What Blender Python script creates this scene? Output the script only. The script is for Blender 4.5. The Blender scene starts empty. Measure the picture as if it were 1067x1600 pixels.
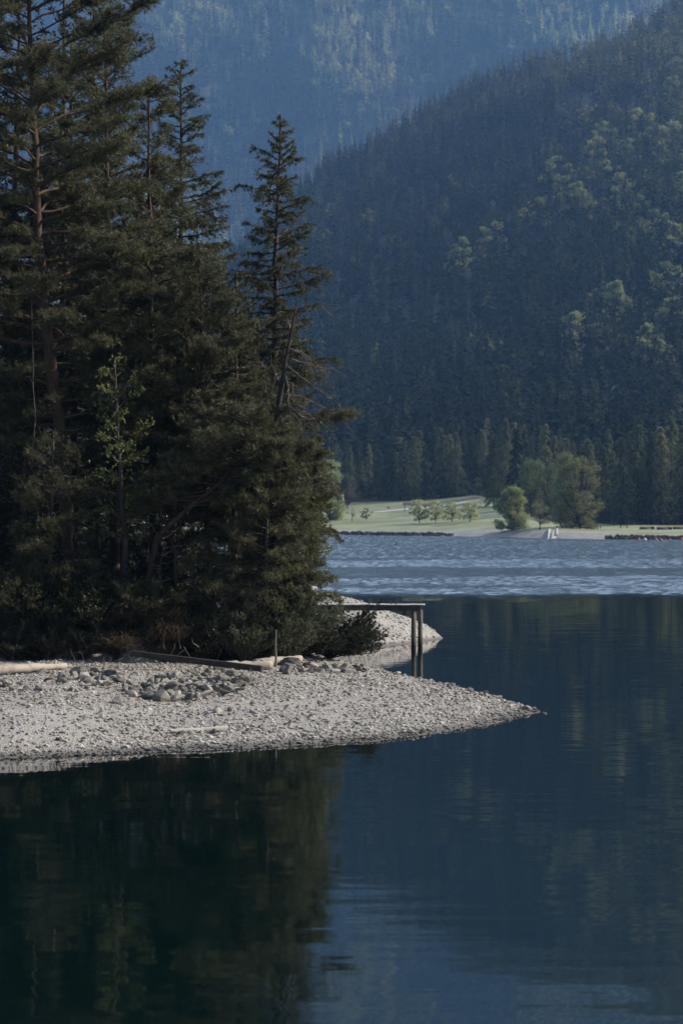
import bpy, bmesh, math, random
import numpy as np
from mathutils import Vector

PI = math.pi
F = 4444.0            # focal length in pixels of the 1067 x 1600 photograph
CX, CY, CAMH = 533.5, 800.0, 5.5
SC = bpy.context.scene
COL = SC.collection
rngG = np.random.default_rng(7)


def W(x, y, Y):
    return np.array([(x - CX) / F * Y, Y, CAMH - (y - CY) / F * Y])


def unit(v):
    return v / np.maximum(np.linalg.norm(v, axis=-1, keepdims=True), 1e-9)


# ------------------------------------------------------------------ noise
def _hash(ix, iy, seed):
    h = (ix * 374761393 + iy * 668265263 + seed * 974711) & 0xFFFFFFFF
    h = ((h ^ (h >> 13)) * 1274126177) & 0xFFFFFFFF
    return ((h ^ (h >> 16)) & 0xFFFF) / 65535.0


def vnoise(x, y, seed=0):
    x = np.asarray(x, float); y = np.asarray(y, float)
    ix = np.floor(x).astype(np.int64); iy = np.floor(y).astype(np.int64)
    fx = x - ix; fy = y - iy
    fx = fx * fx * (3 - 2 * fx); fy = fy * fy * (3 - 2 * fy)
    a = _hash(ix, iy, seed); b = _hash(ix + 1, iy, seed)
    c = _hash(ix, iy + 1, seed); d = _hash(ix + 1, iy + 1, seed)
    return (a * (1 - fx) + b * fx) * (1 - fy) + (c * (1 - fx) + d * fx) * fy - 0.5


def fbm(x, y, seed=0, octv=4):
    s = 0; a = 1.0
    for k in range(octv):
        s = s + a * vnoise(np.asarray(x) * 2 ** k, np.asarray(y) * 2 ** k, seed + k)
        a *= 0.5
    return s


# ------------------------------------------------------------------ objects
def tag(o, label=None, cat=None, group=None, kind=None):
    if label: o['label'] = label
    if cat: o['category'] = cat
    if group: o['group'] = group
    if kind: o['kind'] = kind
    return o


def empty(name, loc, rz=0.0):
    o = bpy.data.objects.new(name, None)
    o.empty_display_size = 0.3
    COL.objects.link(o)
    o.location = tuple(float(c) for c in loc)
    o.rotation_euler = (0, 0, rz)
    return o


def np_mesh(name, V, T, smooth=False, col=None):
    V = np.ascontiguousarray(V, np.float32); T = np.ascontiguousarray(T, np.int32)
    me = bpy.data.meshes.new(name)
    me.vertices.add(len(V)); me.vertices.foreach_set('co', V.ravel())
    k = T.shape[1]
    me.loops.add(T.size); me.loops.foreach_set('vertex_index', T.ravel())
    me.polygons.add(len(T))
    me.polygons.foreach_set('loop_start', np.arange(0, T.size, k, dtype=np.int32))
    me.polygons.foreach_set('use_smooth', np.full(len(T), bool(smooth)))
    if col is not None:
        col = np.asarray(col, np.float32)
        if col.ndim == 1:
            at = me.attributes.new('tint', 'FLOAT', 'POINT'); at.data.foreach_set('value', col)
        else:
            at = me.attributes.new('tint', 'FLOAT_COLOR', 'POINT')
            c4 = np.ones((len(V), 4), np.float32); c4[:, :3] = col
            at.data.foreach_set('color', c4.ravel())
    me.update(calc_edges=True)
    return me


def obj(name, me, mat=None, parent=None, loc=None):
    o = bpy.data.objects.new(name, me)
    COL.objects.link(o)
    if mat is not None and not me.materials: me.materials.append(mat)
    if parent is not None: o.parent = parent
    if loc is not None: o.location = tuple(float(c) for c in loc)
    return o


def copy_tree(root, loc, rz=0.0, scale=1.0, label=None, group=None):
    r = root.copy(); COL.objects.link(r)
    r.location = tuple(float(c) for c in loc); r.rotation_euler = (0, 0, rz)
    r.scale = (scale, scale, scale) if np.isscalar(scale) else scale
    if label: r['label'] = label
    if group: r['group'] = group
    for ch in list(root.children):
        c = ch.copy(); COL.objects.link(c); c.parent = r
    return r


class MB:
    """collects shapes and links them as one mesh"""
    def __init__(self): self.V = []; self.T = []; self.n = 0
    def add(self, V, T):
        V = np.asarray(V, float).reshape(-1, 3); T = np.asarray(T, int)
        if T.shape[1] == 4: T = np.concatenate([T[:, [0, 1, 2]], T[:, [0, 2, 3]]])
        self.V.append(V); self.T.append(T + self.n); self.n += len(V); return self
    def box(self, c, s, rz=0.0, ry=0.0):
        v = np.array([[x, y, z] for x in (-.5, .5) for y in (-.5, .5) for z in (-.5, .5)]) * np.array(s)
        cy, sy = math.cos(ry), math.sin(ry)
        v = np.stack([v[:, 0] * cy + v[:, 2] * sy, v[:, 1], -v[:, 0] * sy + v[:, 2] * cy], 1)
        cz, sz = math.cos(rz), math.sin(rz)
        v = np.stack([v[:, 0] * cz - v[:, 1] * sz, v[:, 0] * sz + v[:, 1] * cz, v[:, 2]], 1) + np.array(c)
        q = [[0, 1, 3, 2], [4, 6, 7, 5], [0, 4, 5, 1], [2, 3, 7, 6], [0, 2, 6, 4], [1, 5, 7, 3]]
        return self.add(v, q)
    def tube(self, pts, rad, n=8, cap=True):
        P = np.asarray(pts, float)[None]; R = np.asarray(rad, float)
        if R.ndim == 0: R = np.full(P.shape[1], float(R))
        V, T = tubes(P, R[None], n); base = len(V)
        if cap:
            V = np.concatenate([V, P[0, :1], P[0, -1:]])
            K = P.shape[1]
            t = [[base, (i + 1) % n, i] for i in range(n)] + [[base + 1, (K - 1) * n + i, (K - 1) * n + (i + 1) % n] for i in range(n)]
            T = np.concatenate([np.concatenate([T[:, [0, 1, 2]], T[:, [0, 2, 3]]]), np.array(t)])
        return self.add(V, T)
    def mesh(self, name, smooth=False):
        return np_mesh(name, np.concatenate(self.V), np.concatenate(self.T), smooth)


def tubes(P, R, n=4):
    """P (S,K,3) polylines, R (S,K) radii -> vertices, quads"""
    S, K, _ = P.shape
    T = np.empty_like(P)
    T[:, 1:-1] = P[:, 2:] - P[:, :-2]; T[:, 0] = P[:, 1] - P[:, 0]; T[:, -1] = P[:, -1] - P[:, -2]
    T = unit(T)
    ref = np.broadcast_to(np.array([0.31, 0.87, 0.38]), T.shape)
    m = T[:, K // 2]
    alt = np.abs(m @ np.array([0.31, 0.87, 0.38])) > 0.9
    ref = np.where(alt[:, None, None], np.array([0.9, -0.2, 0.38]), ref)
    A = unit(np.cross(T, ref)); B = np.cross(T, A)
    th = np.arange(n) * 2 * PI / n
    V = P[:, :, None] + R[:, :, None, None] * (A[:, :, None] * np.cos(th)[None, None, :, None] + B[:, :, None] * np.sin(th)[None, None, :, None])
    idx = np.arange(S * K * n).reshape(S, K, n)
    a = idx[:, :-1]; b = np.roll(a, -1, 2); d = idx[:, 1:]; c = np.roll(d, -1, 2)
    return V.reshape(-1, 3), np.stack([a, b, c, d], -1).reshape(-1, 4)


# ------------------------------------------------------------------ materials
def mat_new(name):
    m = bpy.data.materials.new(name); m.use_nodes = True
    nt = m.node_tree; b = nt.nodes['Principled BSDF']
    b.inputs['Roughness'].default_value = 0.85
    b.inputs['Specular IOR Level'].default_value = 0.25
    return m, nt, b


def N(nt, t, **kw):
    n = nt.nodes.new(t)
    for k, v in kw.items():
        if k in n.bl_rna.properties and k not in ('inputs',): setattr(n, k, v)
        else: n.inputs[k].default_value = v
    return n


def ramp(nt, fac, stops):
    r = nt.nodes.new('ShaderNodeValToRGB'); el = r.color_ramp.elements
    while len(el) < len(stops): el.new(0.5)
    for e, (p, c) in zip(el, stops): e.position = p; e.color = (*c, 1)
    nt.links.new(fac, r.inputs[0]); return r


def foliage(name, stops, trans=0.3, clump=1.2):
    m, nt, b = mat_new(name)
    at = N(nt, 'ShaderNodeAttribute', attribute_name='tint')
    geo = N(nt, 'ShaderNodeNewGeometry')
    no = N(nt, 'ShaderNodeTexNoise', Scale=clump, Detail=2.0)
    nt.links.new(geo.outputs['Position'], no.inputs['Vector'])
    mx = N(nt, 'ShaderNodeMath', operation='MULTIPLY_ADD'); mx.inputs[1].default_value = 0.55
    nt.links.new(at.outputs['Fac'], mx.inputs[0])
    m2 = N(nt, 'ShaderNodeMath', operation='MULTIPLY'); m2.inputs[1].default_value = 0.45
    nt.links.new(no.outputs['Fac'], m2.inputs[0]); nt.links.new(m2.outputs[0], mx.inputs[2])
    r = ramp(nt, mx.outputs[0], stops)
    nt.links.new(r.outputs[0], b.inputs['Base Color'])
    b.inputs['Roughness'].default_value = 0.45
    b.inputs['Specular IOR Level'].default_value = 0.3
    tr = N(nt, 'ShaderNodeBsdfTranslucent'); nt.links.new(r.outputs[0], tr.inputs['Color'])
    ms = N(nt, 'ShaderNodeMixShader'); ms.inputs[0].default_value = trans
    nt.links.new(b.outputs[0], ms.inputs[1]); nt.links.new(tr.outputs[0], ms.inputs[2])
    nt.links.new(ms.outputs[0], nt.nodes['Material Output'].inputs['Surface'])
    return m


def attr_leaf(name, trans=0.25):
    m, nt, b = mat_new(name)
    at = N(nt, 'ShaderNodeAttribute', attribute_name='tint')
    nt.links.new(at.outputs['Color'], b.inputs['Base Color'])
    b.inputs['Specular IOR Level'].default_value = 0.1
    tr = N(nt, 'ShaderNodeBsdfTranslucent'); nt.links.new(at.outputs['Color'], tr.inputs['Color'])
    ms = N(nt, 'ShaderNodeMixShader'); ms.inputs[0].default_value = trans
    nt.links.new(b.outputs[0], ms.inputs[1]); nt.links.new(tr.outputs[0], ms.inputs[2])
    nt.links.new(ms.outputs[0], nt.nodes['Material Output'].inputs['Surface'])
    return m


def noisy(name, c1, c2, scale, rough=0.85, bump=0.0, bscale=None, stretch=(1, 1, 1), coord='Object', c3=None, bdist=0.02):
    m, nt, b = mat_new(name)
    tc = N(nt, 'ShaderNodeTexCoord')
    mp = N(nt, 'ShaderNodeMapping'); mp.inputs['Scale'].default_value = stretch
    nt.links.new(tc.outputs[coord], mp.inputs['Vector'])
    no = N(nt, 'ShaderNodeTexNoise', Scale=scale, Detail=6.0, Roughness=0.65)
    nt.links.new(mp.outputs[0], no.inputs['Vector'])
    st = [(0.32, c1), (0.68, c2)] if c3 is None else [(0.3, c1), (0.5, c2), (0.7, c3)]
    r = ramp(nt, no.outputs['Fac'], st)
    nt.links.new(r.outputs[0], b.inputs['Base Color'])
    b.inputs['Roughness'].default_value = rough
    if bump:
        n2 = N(nt, 'ShaderNodeTexNoise', Scale=bscale or scale * 3, Detail=5.0, Roughness=0.7)
        nt.links.new(mp.outputs[0], n2.inputs['Vector'])
        bp = N(nt, 'ShaderNodeBump', Strength=bump, Distance=bdist)
        nt.links.new(n2.outputs['Fac'], bp.inputs['Height']); nt.links.new(bp.outputs[0], b.inputs['Normal'])
    return m


M = {}
M['pine_needles'] = foliage('pine_needles', [(0.12, (0.045, 0.048, 0.024)), (0.5, (0.118, 0.126, 0.064)), (0.9, (0.27, 0.255, 0.14))])
M['spruce_needles'] = foliage('spruce_needles', [(0.12, (0.038, 0.043, 0.024)), (0.55, (0.1, 0.106, 0.056)), (0.92, (0.2, 0.19, 0.1))])
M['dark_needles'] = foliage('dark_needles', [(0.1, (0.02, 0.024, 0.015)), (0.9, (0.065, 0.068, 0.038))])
M['juniper'] = foliage('juniper_needles', [(0.12, (0.07, 0.085, 0.05)), (0.55, (0.15, 0.17, 0.1)), (0.92, (0.27, 0.28, 0.18))])
M['leaf_bright'] = foliage('bright_leaf', [(0.12, (0.1, 0.13, 0.04)), (0.5, (0.2, 0.25, 0.085)), (0.9, (0.34, 0.37, 0.17))], 0.5)
M['leaf_dull'] = foliage('dull_leaf', [(0.12, (0.025, 0.032, 0.014)), (0.55, (0.055, 0.065, 0.027)), (0.92, (0.11, 0.11, 0.05))], 0.35)
M['dry_grass'] = foliage('dry_grass', [(0.1, (0.05, 0.038, 0.022)), (0.9, (0.17, 0.125, 0.078))], 0.3)
M['pine_bark'] = noisy('pine_bark', (0.04, 0.03, 0.025), (0.14, 0.092, 0.07), 5.0, 0.9, 0.8, 14, (1, 1, 0.35))
M['grey_bark'] = noisy('grey_bark', (0.035, 0.03, 0.026), (0.16, 0.14, 0.125), 7.0, 0.9, 0.8, 16, (1, 1, 0.3))
M['dark_bark'] = noisy('dark_bark', (0.022, 0.019, 0.017), (0.09, 0.078, 0.07), 7.0, 0.9, 0.8, 16, (1, 1, 0.3))
M['dead_wood'] = noisy('dead_wood', (0.06, 0.054, 0.048), (0.24, 0.21, 0.185), 6.0, 0.85, 0.5, 14, (1, 1, 0.4))
M['log_wood'] = noisy('bleached_log', (0.24, 0.21, 0.18), (0.46, 0.42, 0.37), 2.2, 0.8, 0.6, 12, (0.5, 1, 1), c3=(0.5, 0.44, 0.38))
M['plank_wood'] = noisy('weathered_plank', (0.5, 0.465, 0.41), (0.74, 0.7, 0.63), 3.0, 0.8, 0.4, 14, (0.3, 1, 1))
M['beam_wood'] = noisy('dark_beam', (0.03, 0.026, 0.024), (0.085, 0.075, 0.07), 5.0, 0.85, 0.5, 18, (0.2, 1, 1))
M['jetty_wood'] = noisy('jetty_timber', (0.06, 0.055, 0.05), (0.16, 0.145, 0.13), 5.0, 0.85, 0.5, 18, (0.3, 1, 1))
def stained_post():
    m = noisy('post_timber', (0.07, 0.064, 0.058), (0.2, 0.182, 0.163), 5.0, 0.85, 0.5, 18, (1, 1, 0.25)); nt = m.node_tree; b = nt.nodes['Principled BSDF']
    src = b.inputs['Base Color'].links[0].from_socket
    geo = N(nt, 'ShaderNodeNewGeometry'); sx = N(nt, 'ShaderNodeSeparateXYZ'); nt.links.new(geo.outputs['Position'], sx.inputs[0])
    w_ = N(nt, 'ShaderNodeMapRange'); w_.inputs['From Min'].default_value = 0.12; w_.inputs['From Max'].default_value = 0.5; w_.inputs['To Min'].default_value = 0.3; w_.inputs['To Max'].default_value = 1.0
    nt.links.new(sx.outputs['Z'], w_.inputs['Value'])
    mul = N(nt, 'ShaderNodeMix', data_type='RGBA', blend_type='MULTIPLY'); mul.inputs['Factor'].default_value = 1.0
    nt.links.new(src, mul.inputs[6]); nt.links.new(w_.outputs[0], mul.inputs[7]); nt.links.new(mul.outputs[2], b.inputs['Base Color'])
    return m
M['post_wood'] = stained_post()
M['deck_wood'] = noisy('deck_timber', (0.4, 0.38, 0.36), (0.62, 0.6, 0.57), 5.0, 0.8, 0.4, 18, (1, 0.3, 1))
M['rock'] = noisy('grey_rock', (0.11, 0.105, 0.1), (0.25, 0.238, 0.222), 5.0, 0.85, 0.7, 14, c3=(0.36, 0.345, 0.325))
M['rock_pale'] = noisy('pale_rock', (0.3, 0.285, 0.265), (0.5, 0.485, 0.455), 5.0, 0.85, 0.6, 14)
M['rock_dark'] = noisy('dark_rock', (0.07, 0.068, 0.065), (0.2, 0.19, 0.18), 5.0, 0.85, 0.6, 14)
M['pole_wood'] = noisy('grey_pole', (0.12, 0.11, 0.1), (0.3, 0.28, 0.26), 8.0, 0.85, 0.4, 20, (1, 1, 0.2))
M['bank_rock'] = noisy('bank_rock', (0.03, 0.031, 0.032), (0.11, 0.108, 0.104), 3.0, 0.9)
M['concrete'] = noisy('concrete', (0.5, 0.48, 0.45), (0.68, 0.66, 0.63), 1.0, 0.8)
M['boat_paint'] = noisy('dark_hull', (0.02, 0.022, 0.026), (0.06, 0.06, 0.062), 2.0, 0.5)
M['orange'] = noisy('orange_float', (0.42, 0.16, 0.09), (0.5, 0.22, 0.13), 3.0, 0.45)
M['white'] = noisy('white_float', (0.7, 0.7, 0.68), (0.8, 0.8, 0.78), 3.0, 0.45)
M['far_bark'] = noisy('far_bark', (0.04, 0.035, 0.03), (0.11, 0.1, 0.09), 2.0, 0.9)
M['far_leaf'] = attr_leaf('far_leaf', 0.4)
M['hill_leaf'] = attr_leaf('hill_leaf', 0.2)


def gravel_material(name, soil=True):
    m, nt, b = mat_new(name)
    geo = N(nt, 'ShaderNodeNewGeometry')
    v1 = N(nt, 'ShaderNodeTexVoronoi', Scale=19.0); nt.links.new(geo.outputs['Position'], v1.inputs['Vector'])
    sep = N(nt, 'ShaderNodeSeparateColor'); nt.links.new(v1.outputs['Color'], sep.inputs[0])
    n1 = N(nt, 'ShaderNodeTexNoise', Scale=0.5, Detail=5.0); nt.links.new(geo.outputs['Position'], n1.inputs['Vector'])
    a = N(nt, 'ShaderNodeMath', operation='MULTIPLY_ADD'); a.inputs[1].default_value = 0.5
    nt.links.new(sep.outputs[0], a.inputs[0])
    h = N(nt, 'ShaderNodeMath', operation='MULTIPLY'); h.inputs[1].default_value = 0.5
    nt.links.new(n1.outputs['Fac'], h.inputs[0]); nt.links.new(h.outputs[0], a.inputs[2])
    r = ramp(nt, a.outputs[0], [(0.15, (0.28, 0.26, 0.236)), (0.5, (0.4, 0.374, 0.342)), (0.85, (0.53, 0.5, 0.462))])
    # wet stones in the few centimetres above the water
    sx = N(nt, 'ShaderNodeSeparateXYZ'); nt.links.new(geo.outputs['Position'], sx.inputs[0])
    wn = N(nt, 'ShaderNodeMath', operation='MULTIPLY_ADD'); wn.inputs[1].default_value = -0.08
    nt.links.new(n1.outputs['Fac'], wn.inputs[0]); nt.links.new(sx.outputs['Z'], wn.inputs[2])
    wet = N(nt, 'ShaderNodeMapRange'); wet.inputs['From Min'].default_value = 0.0; wet.inputs['From Max'].default_value = 0.09
    wet.inputs['To Min'].default_value = 0.42; wet.inputs['To Max'].default_value = 1.0
    nt.links.new(wn.outputs[0], wet.inputs['Value'])
    mul = N(nt, 'ShaderNodeMix', data_type='RGBA', blend_type='MULTIPLY'); mul.inputs['Factor'].default_value = 1.0
    nt.links.new(r.outputs[0], mul.inputs[6]); nt.links.new(wet.outputs[0], mul.inputs[7])
    out = mul.outputs[2]
    if soil:
        at = N(nt, 'ShaderNodeAttribute', attribute_name='tint')
        n2 = N(nt, 'ShaderNodeTexNoise', Scale=3.0, Detail=6.0); nt.links.new(geo.outputs['Position'], n2.inputs['Vector'])
        r2 = ramp(nt, n2.outputs['Fac'], [(0.3, (0.018, 0.015, 0.01)), (0.7, (0.07, 0.058, 0.036))])
        mx = N(nt, 'ShaderNodeMix', data_type='RGBA')
        nt.links.new(at.outputs['Fac'], mx.inputs['Factor']); nt.links.new(out, mx.inputs[6]); nt.links.new(r2.outputs[0], mx.inputs[7])
        out = mx.outputs[2]
    nt.links.new(out, b.inputs['Base Color'])
    bp = N(nt, 'ShaderNodeBump', Strength=0.9, Distance=0.04); bp.invert = True
    nt.links.new(v1.outputs['Distance'], bp.inputs['Height']); nt.links.new(bp.outputs[0], b.inputs['Normal'])
    return m


M['gravel'] = gravel_material('gravel_ground')


def grass_material():
    m, nt, b = mat_new('meadow_grass')
    geo = N(nt, 'ShaderNodeNewGeometry')
    at0 = N(nt, 'ShaderNodeAttribute', attribute_name='tint')
    at = N(nt, 'ShaderNodeSeparateColor'); nt.links.new(at0.outputs['Color'], at.inputs[0])
    n1 = N(nt, 'ShaderNodeTexNoise', Scale=0.07, Detail=6.0, Roughness=0.7)
    nt.links.new(geo.outputs['Position'], n1.inputs['Vector'])
    r1 = ramp(nt, n1.outputs['Fac'], [(0.3, (0.17, 0.19, 0.1)), (0.5, (0.26, 0.28, 0.15)), (0.72, (0.38, 0.38, 0.24))])
    n2 = N(nt, 'ShaderNodeTexNoise', Scale=0.6, Detail=6.0)
    nt.links.new(geo.outputs['Position'], n2.inputs['Vector'])
    r2 = ramp(nt, n2.outputs['Fac'], [(0.3, (0.24, 0.22, 0.2)), (0.7, (0.4, 0.38, 0.35))])
    mx = N(nt, 'ShaderNodeMix', data_type='RGBA')
    nt.links.new(at.outputs[0], mx.inputs['Factor']); nt.links.new(r1.outputs[0], mx.inputs[6]); nt.links.new(r2.outputs[0], mx.inputs[7])
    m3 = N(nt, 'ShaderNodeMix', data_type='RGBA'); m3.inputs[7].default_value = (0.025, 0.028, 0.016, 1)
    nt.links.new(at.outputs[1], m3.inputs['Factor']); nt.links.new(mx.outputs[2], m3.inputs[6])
    nt.links.new(m3.outputs[2], b.inputs['Base Color'])
    return m


M['meadow'] = grass_material()
M['forest_floor'] = noisy('hill_floor', (0.02, 0.025, 0.014), (0.06, 0.062, 0.035), 0.02, 0.95, coord='Object')
M['path'] = noisy('path_gravel', (0.42, 0.4, 0.36), (0.55, 0.52, 0.48), 0.5, 0.9)


def water_material():
    m, nt, b = mat_new('lake_water')
    L = nt.links.new
    geo = N(nt, 'ShaderNodeNewGeometry')
    sx = N(nt, 'ShaderNodeSeparateXYZ'); L(geo.outputs['Position'], sx.inputs[0])

    def noise(scale, stretch, detail=2.0, rough=0.5):
        mp = N(nt, 'ShaderNodeMapping'); mp.inputs['Scale'].default_value = stretch
        L(geo.outputs['Position'], mp.inputs['Vector'])
        n = N(nt, 'ShaderNodeTexNoise', Scale=scale, Detail=detail, Roughness=rough)
        L(mp.outputs[0], n.inputs['Vector']); return n

    def math_(op, a, bb, c=None):
        n = N(nt, 'ShaderNodeMath', operation=op)
        for i, v in enumerate((a, bb, c)):
            if v is None: continue
            if isinstance(v, (int, float)): n.inputs[i].default_value = v
            else: L(v, n.inputs[i])
        return n.outputs[0]

    def sstep(v, a, c):
        n = N(nt, 'ShaderNodeMapRange', interpolation_type='SMOOTHSTEP')
        n.inputs['From Min'].default_value = a; n.inputs['From Max'].default_value = c
        L(v, n.inputs['Value']); return n.outputs[0]

    def vec(n, s):
        v = N(nt, 'ShaderNodeVectorMath', operation='SUBTRACT'); v.inputs[1].default_value = (0.5, 0.5, 0.5)
        L(n.outputs['Color'], v.inputs[0])
        k = N(nt, 'ShaderNodeVectorMath', operation='SCALE'); L(v.outputs[0], k.inputs[0])
        if isinstance(s, (int, float)): k.inputs['Scale'].default_value = s
        else: L(s, k.inputs['Scale'])
        return k.outputs[0]

    def vadd(a, c):
        v = N(nt, 'ShaderNodeVectorMath', operation='ADD'); L(a, v.inputs[0]); L(c, v.inputs[1]); return v.outputs[0]

    # wind-ruffled water begins about 180 m out
    edge = noise(1.0, (0.07, 0.08, 1), 6.0, 0.7)
    ye = math_('MULTIPLY_ADD', edge.outputs['Fac'], 46.0, sx.outputs['Y'])
    far = sstep(ye, 196.0, 222.0)
    patch = noise(1.0, (0.008, 0.035, 1), 4.0, 0.65)
    pt = sstep(patch.outputs['Fac'], 0.34, 0.5)
    amp_far = math_('MULTIPLY', far, math_('MULTIPLY_ADD', pt, 0.25, 0.15))
    near_patch = noise(1.0, (0.05, 0.12, 1), 2.0)
    amp_near = math_('MULTIPLY_ADD', sstep(near_patch.outputs['Fac'], 0.35, 0.7), 0.012, 0.018)
    calm = noise(1.0, (0.55, 2.0, 1), 2.0, 0.5)
    fine = noise(1.0, (2.5, 6.0, 1), 2.0, 0.5)
    chop = noise(1.0, (0.4, 0.09, 1), 5.0, 0.7)
    s = vadd(vadd(vec(calm, amp_near), vec(fine, 0.012)), vec(chop, amp_far))
    fl = N(nt, 'ShaderNodeVectorMath', operation='MULTIPLY'); fl.inputs[1].default_value = (1, 1, 0); L(s, fl.inputs[0])
    up = N(nt, 'ShaderNodeVectorMath', operation='ADD'); L(geo.outputs['Normal'], up.inputs[1]); L(fl.outputs[0], up.inputs[0])
    nz = N(nt, 'ShaderNodeVectorMath', operation='NORMALIZE'); L(up.outputs[0], nz.inputs[0])
    L(nz.outputs[0], b.inputs['Normal'])
    b.inputs['Base Color'].default_value = (0.001, 0.008, 0.0082, 1)
    rr = N(nt, 'ShaderNodeMapRange'); rr.inputs['To Min'].default_value = 0.03; rr.inputs['To Max'].default_value = 0.22
    L(far, rr.inputs['Value']); L(rr.outputs[0], b.inputs['Roughness'])
    ri = N(nt, 'ShaderNodeMapRange'); ri.inputs['To Min'].default_value = 1.4; ri.inputs['To Max'].default_value = 1.333
    L(far, ri.inputs['Value']); L(ri.outputs[0], b.inputs['IOR'])
    b.inputs['Specular IOR Level'].default_value = 0.5
    return m


M['water'] = water_material()


# ------------------------------------------------------------------ terrain functions
def near_z(X, Y):
    X = np.asarray(X, float); Y = np.asarray(Y, float)
    Yf = np.interp(X, [-60, -12, -7.6, -4.9, -2, 1.0, 3.6, 5.5], [60, 62, 63.5, 64.7, 66.4, 68.3, 73, 78.3])
    Yf = np.where(X > 5.5, 78.3 + (X - 5.5) * 3, Yf) + 0.35 * fbm(X * 0.9, Y * 0.3, 3, 3)
    Yb = np.interp(X, [-60, -2.5, -1.0, 0.5, 2.0, 3.3, 4.5, 5.5], [400, 400, 97, 94, 89.5, 86.5, 82.5, 78.3])
    Yb = np.where(X > 5.5, 78.3 - (X - 5.5) * 3, Yb)
    k = np.interp(X, [-8, -4, -2, 0.5, 3, 5], [1.05, 1, 1, 0.8, 0.7, 0.5])
    s = Y - Yf; stp = np.interp(X, [-7.4, -4.2], [1, 0])
    zf = np.where(s < 0, s * 0.16, (np.interp(s, [0, 0.8, 2.6, 8, 22, 60], [0, 0.16, 0.5, 0.7, 0.97, 1.6]) * stp + np.interp(s, [0, 1.2, 10, 22, 60], [0, 0.12, 0.5, 0.95, 1.6]) * (1 - stp)) * k)
    zb = (Yb - Y) * np.where(Yb > Y, 0.16, 0.3)
    zA = np.minimum(zf, zb)
    Xe = np.interp(Y, [80, 84.5, 86, 92, 96, 104, 112, 118, 150], [-60, -40, -3.2, -1.8, -0.8, -0.9, -4.0, -6.5, -16])
    dB = Xe - X + 0.5 * fbm(X * 0.7, Y * 0.7, 9, 3)
    zB = np.minimum(np.minimum(np.where(dB > 0, dB * 0.7, dB * 0.4), (Y - 84.6) * 1.1 + 0.7), 1.9)
    Yq = np.interp(X, [-20, -3, 0.68, 2.6, 4.43, 6], [111, 112, 113.7, 118.6, 124, 132])
    zc = np.interp(X, [-20, -0.93, 0.74, 1.85, 2.97, 3.8, 4.43, 6], [2.2, 2.05, 1.68, 1.28, 0.92, 0.55, 0.02, -0.6])
    t = (Y - Yq) / np.maximum(124.2 - Yq, 0.3)
    prof = np.interp(t, [-1, 0, 0.10, 0.14, 1], [-0.6, 0, 0.10, 0.2, 1])
    zC = np.where(Y < 124.2, np.where(t < 0, (Y - Yq) * 0.2, np.maximum(zc, 0) * prof), zc - (Y - 124.2) * 0.45)
    zC = np.where(X > 4.43, np.minimum(zC, -(X - 4.43) * 0.4), zC)
    z = np.maximum(np.maximum(zA, zB), zC)
    return z + 0.05 * fbm(X * 1.3, Y * 1.3, 21, 4) * np.clip(z * 3 + 0.3, 0.2, 1)


def soil_mask(X, Y):
    Xe = np.interp(Y, [80, 84.2, 86, 92, 96, 104, 112, 118, 150], [-60, -40, -3.4, -2.2, -1.4, -1.8, -4.2, -6.3, -15])
    return np.clip((Xe - X) * 0.9 + 0.8 * fbm(X * 0.8, Y * 0.8, 5, 3), 0, 1)


def far_z(X, Y):
    X = np.asarray(X, float); Y = np.asarray(Y, float)
    d = Y - shore_y(X)
    sl = np.interp(X, [-50, 38, 54, 300], [0.047, 0.047, 0.012, 0.012])
    z = np.where(d < 0, d * 0.1, np.interp(d, [0, 9, 14], [0, 1.0, 1.3]) + np.clip(d - 14, 0, None) * sl)
    z = z + np.clip(Y - np.interp(X, [30, 60], [860, 700]), 0, None) * 0.1
    return z + 0.25 * fbm(X * 0.05, Y * 0.05, 31, 3)


def shore_y(X):
    return np.interp(X, [-400, 0, 24, 37, 44, 67, 120, 300], [705, 679, 643, 611, 584, 557, 535, 480]) + 3 * fbm(X * 0.06, X * 0, 8, 2)


def ground_px(x, y, zfn, Y0, Y1):
    Y = np.linspace(Y0, Y1, 600)
    yy = CY - (zfn((x - CX) / F * Y, Y) - CAMH) / Y * F
    k = int(np.argmax(yy <= y)) if (yy <= y).any() else 599
    return np.array([(x - CX) / F * Y[k], Y[k], float(zfn((x - CX) / F * Y[k], Y[k]))])


C1X = (np.array([-900, -200, 200, 330, 400, 500, 640, 760, 900, 1067, 1300, 1900]) - CX) / F
C1A = (800 - np.array([700, 640, 560, 450, 370, 262, 190, 122, 70, 8, -60, -200])) / F


def hill1_z(U, V):
    """U = bearing (X/Y), V = 0 at the foot, 1 at the crest"""
    Y = 840 + 1660 * V
    c = np.interp(U, C1X, C1A)
    zc = CAMH + c * 2500
    p = np.where(V <= 1, np.clip(V, 0, 1) ** 1.12, 1 - (V - 1) * 1.6)
    X = U * Y
    g = 26 * fbm(X / 230, Y / 420, 41, 4) * np.clip(V * 4, 0, 1)
    return X, Y, 4 + (zc - 4) * p + g


def hill2_z(U, V):
    Y = 3700 + 2400 * V
    a = 0.015 + 0.255 * V
    X = U * Y
    r1 = 1 - 2 * np.abs(fbm((X + 0.35 * Y) / 560, Y / 2000, 51, 3))
    g = 95 * r1 + 80 * fbm(X / 400, Y / 400, 55, 4)
    return X, Y, a * Y + (g - 80) * np.clip(V * 5, 0, 1)


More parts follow.
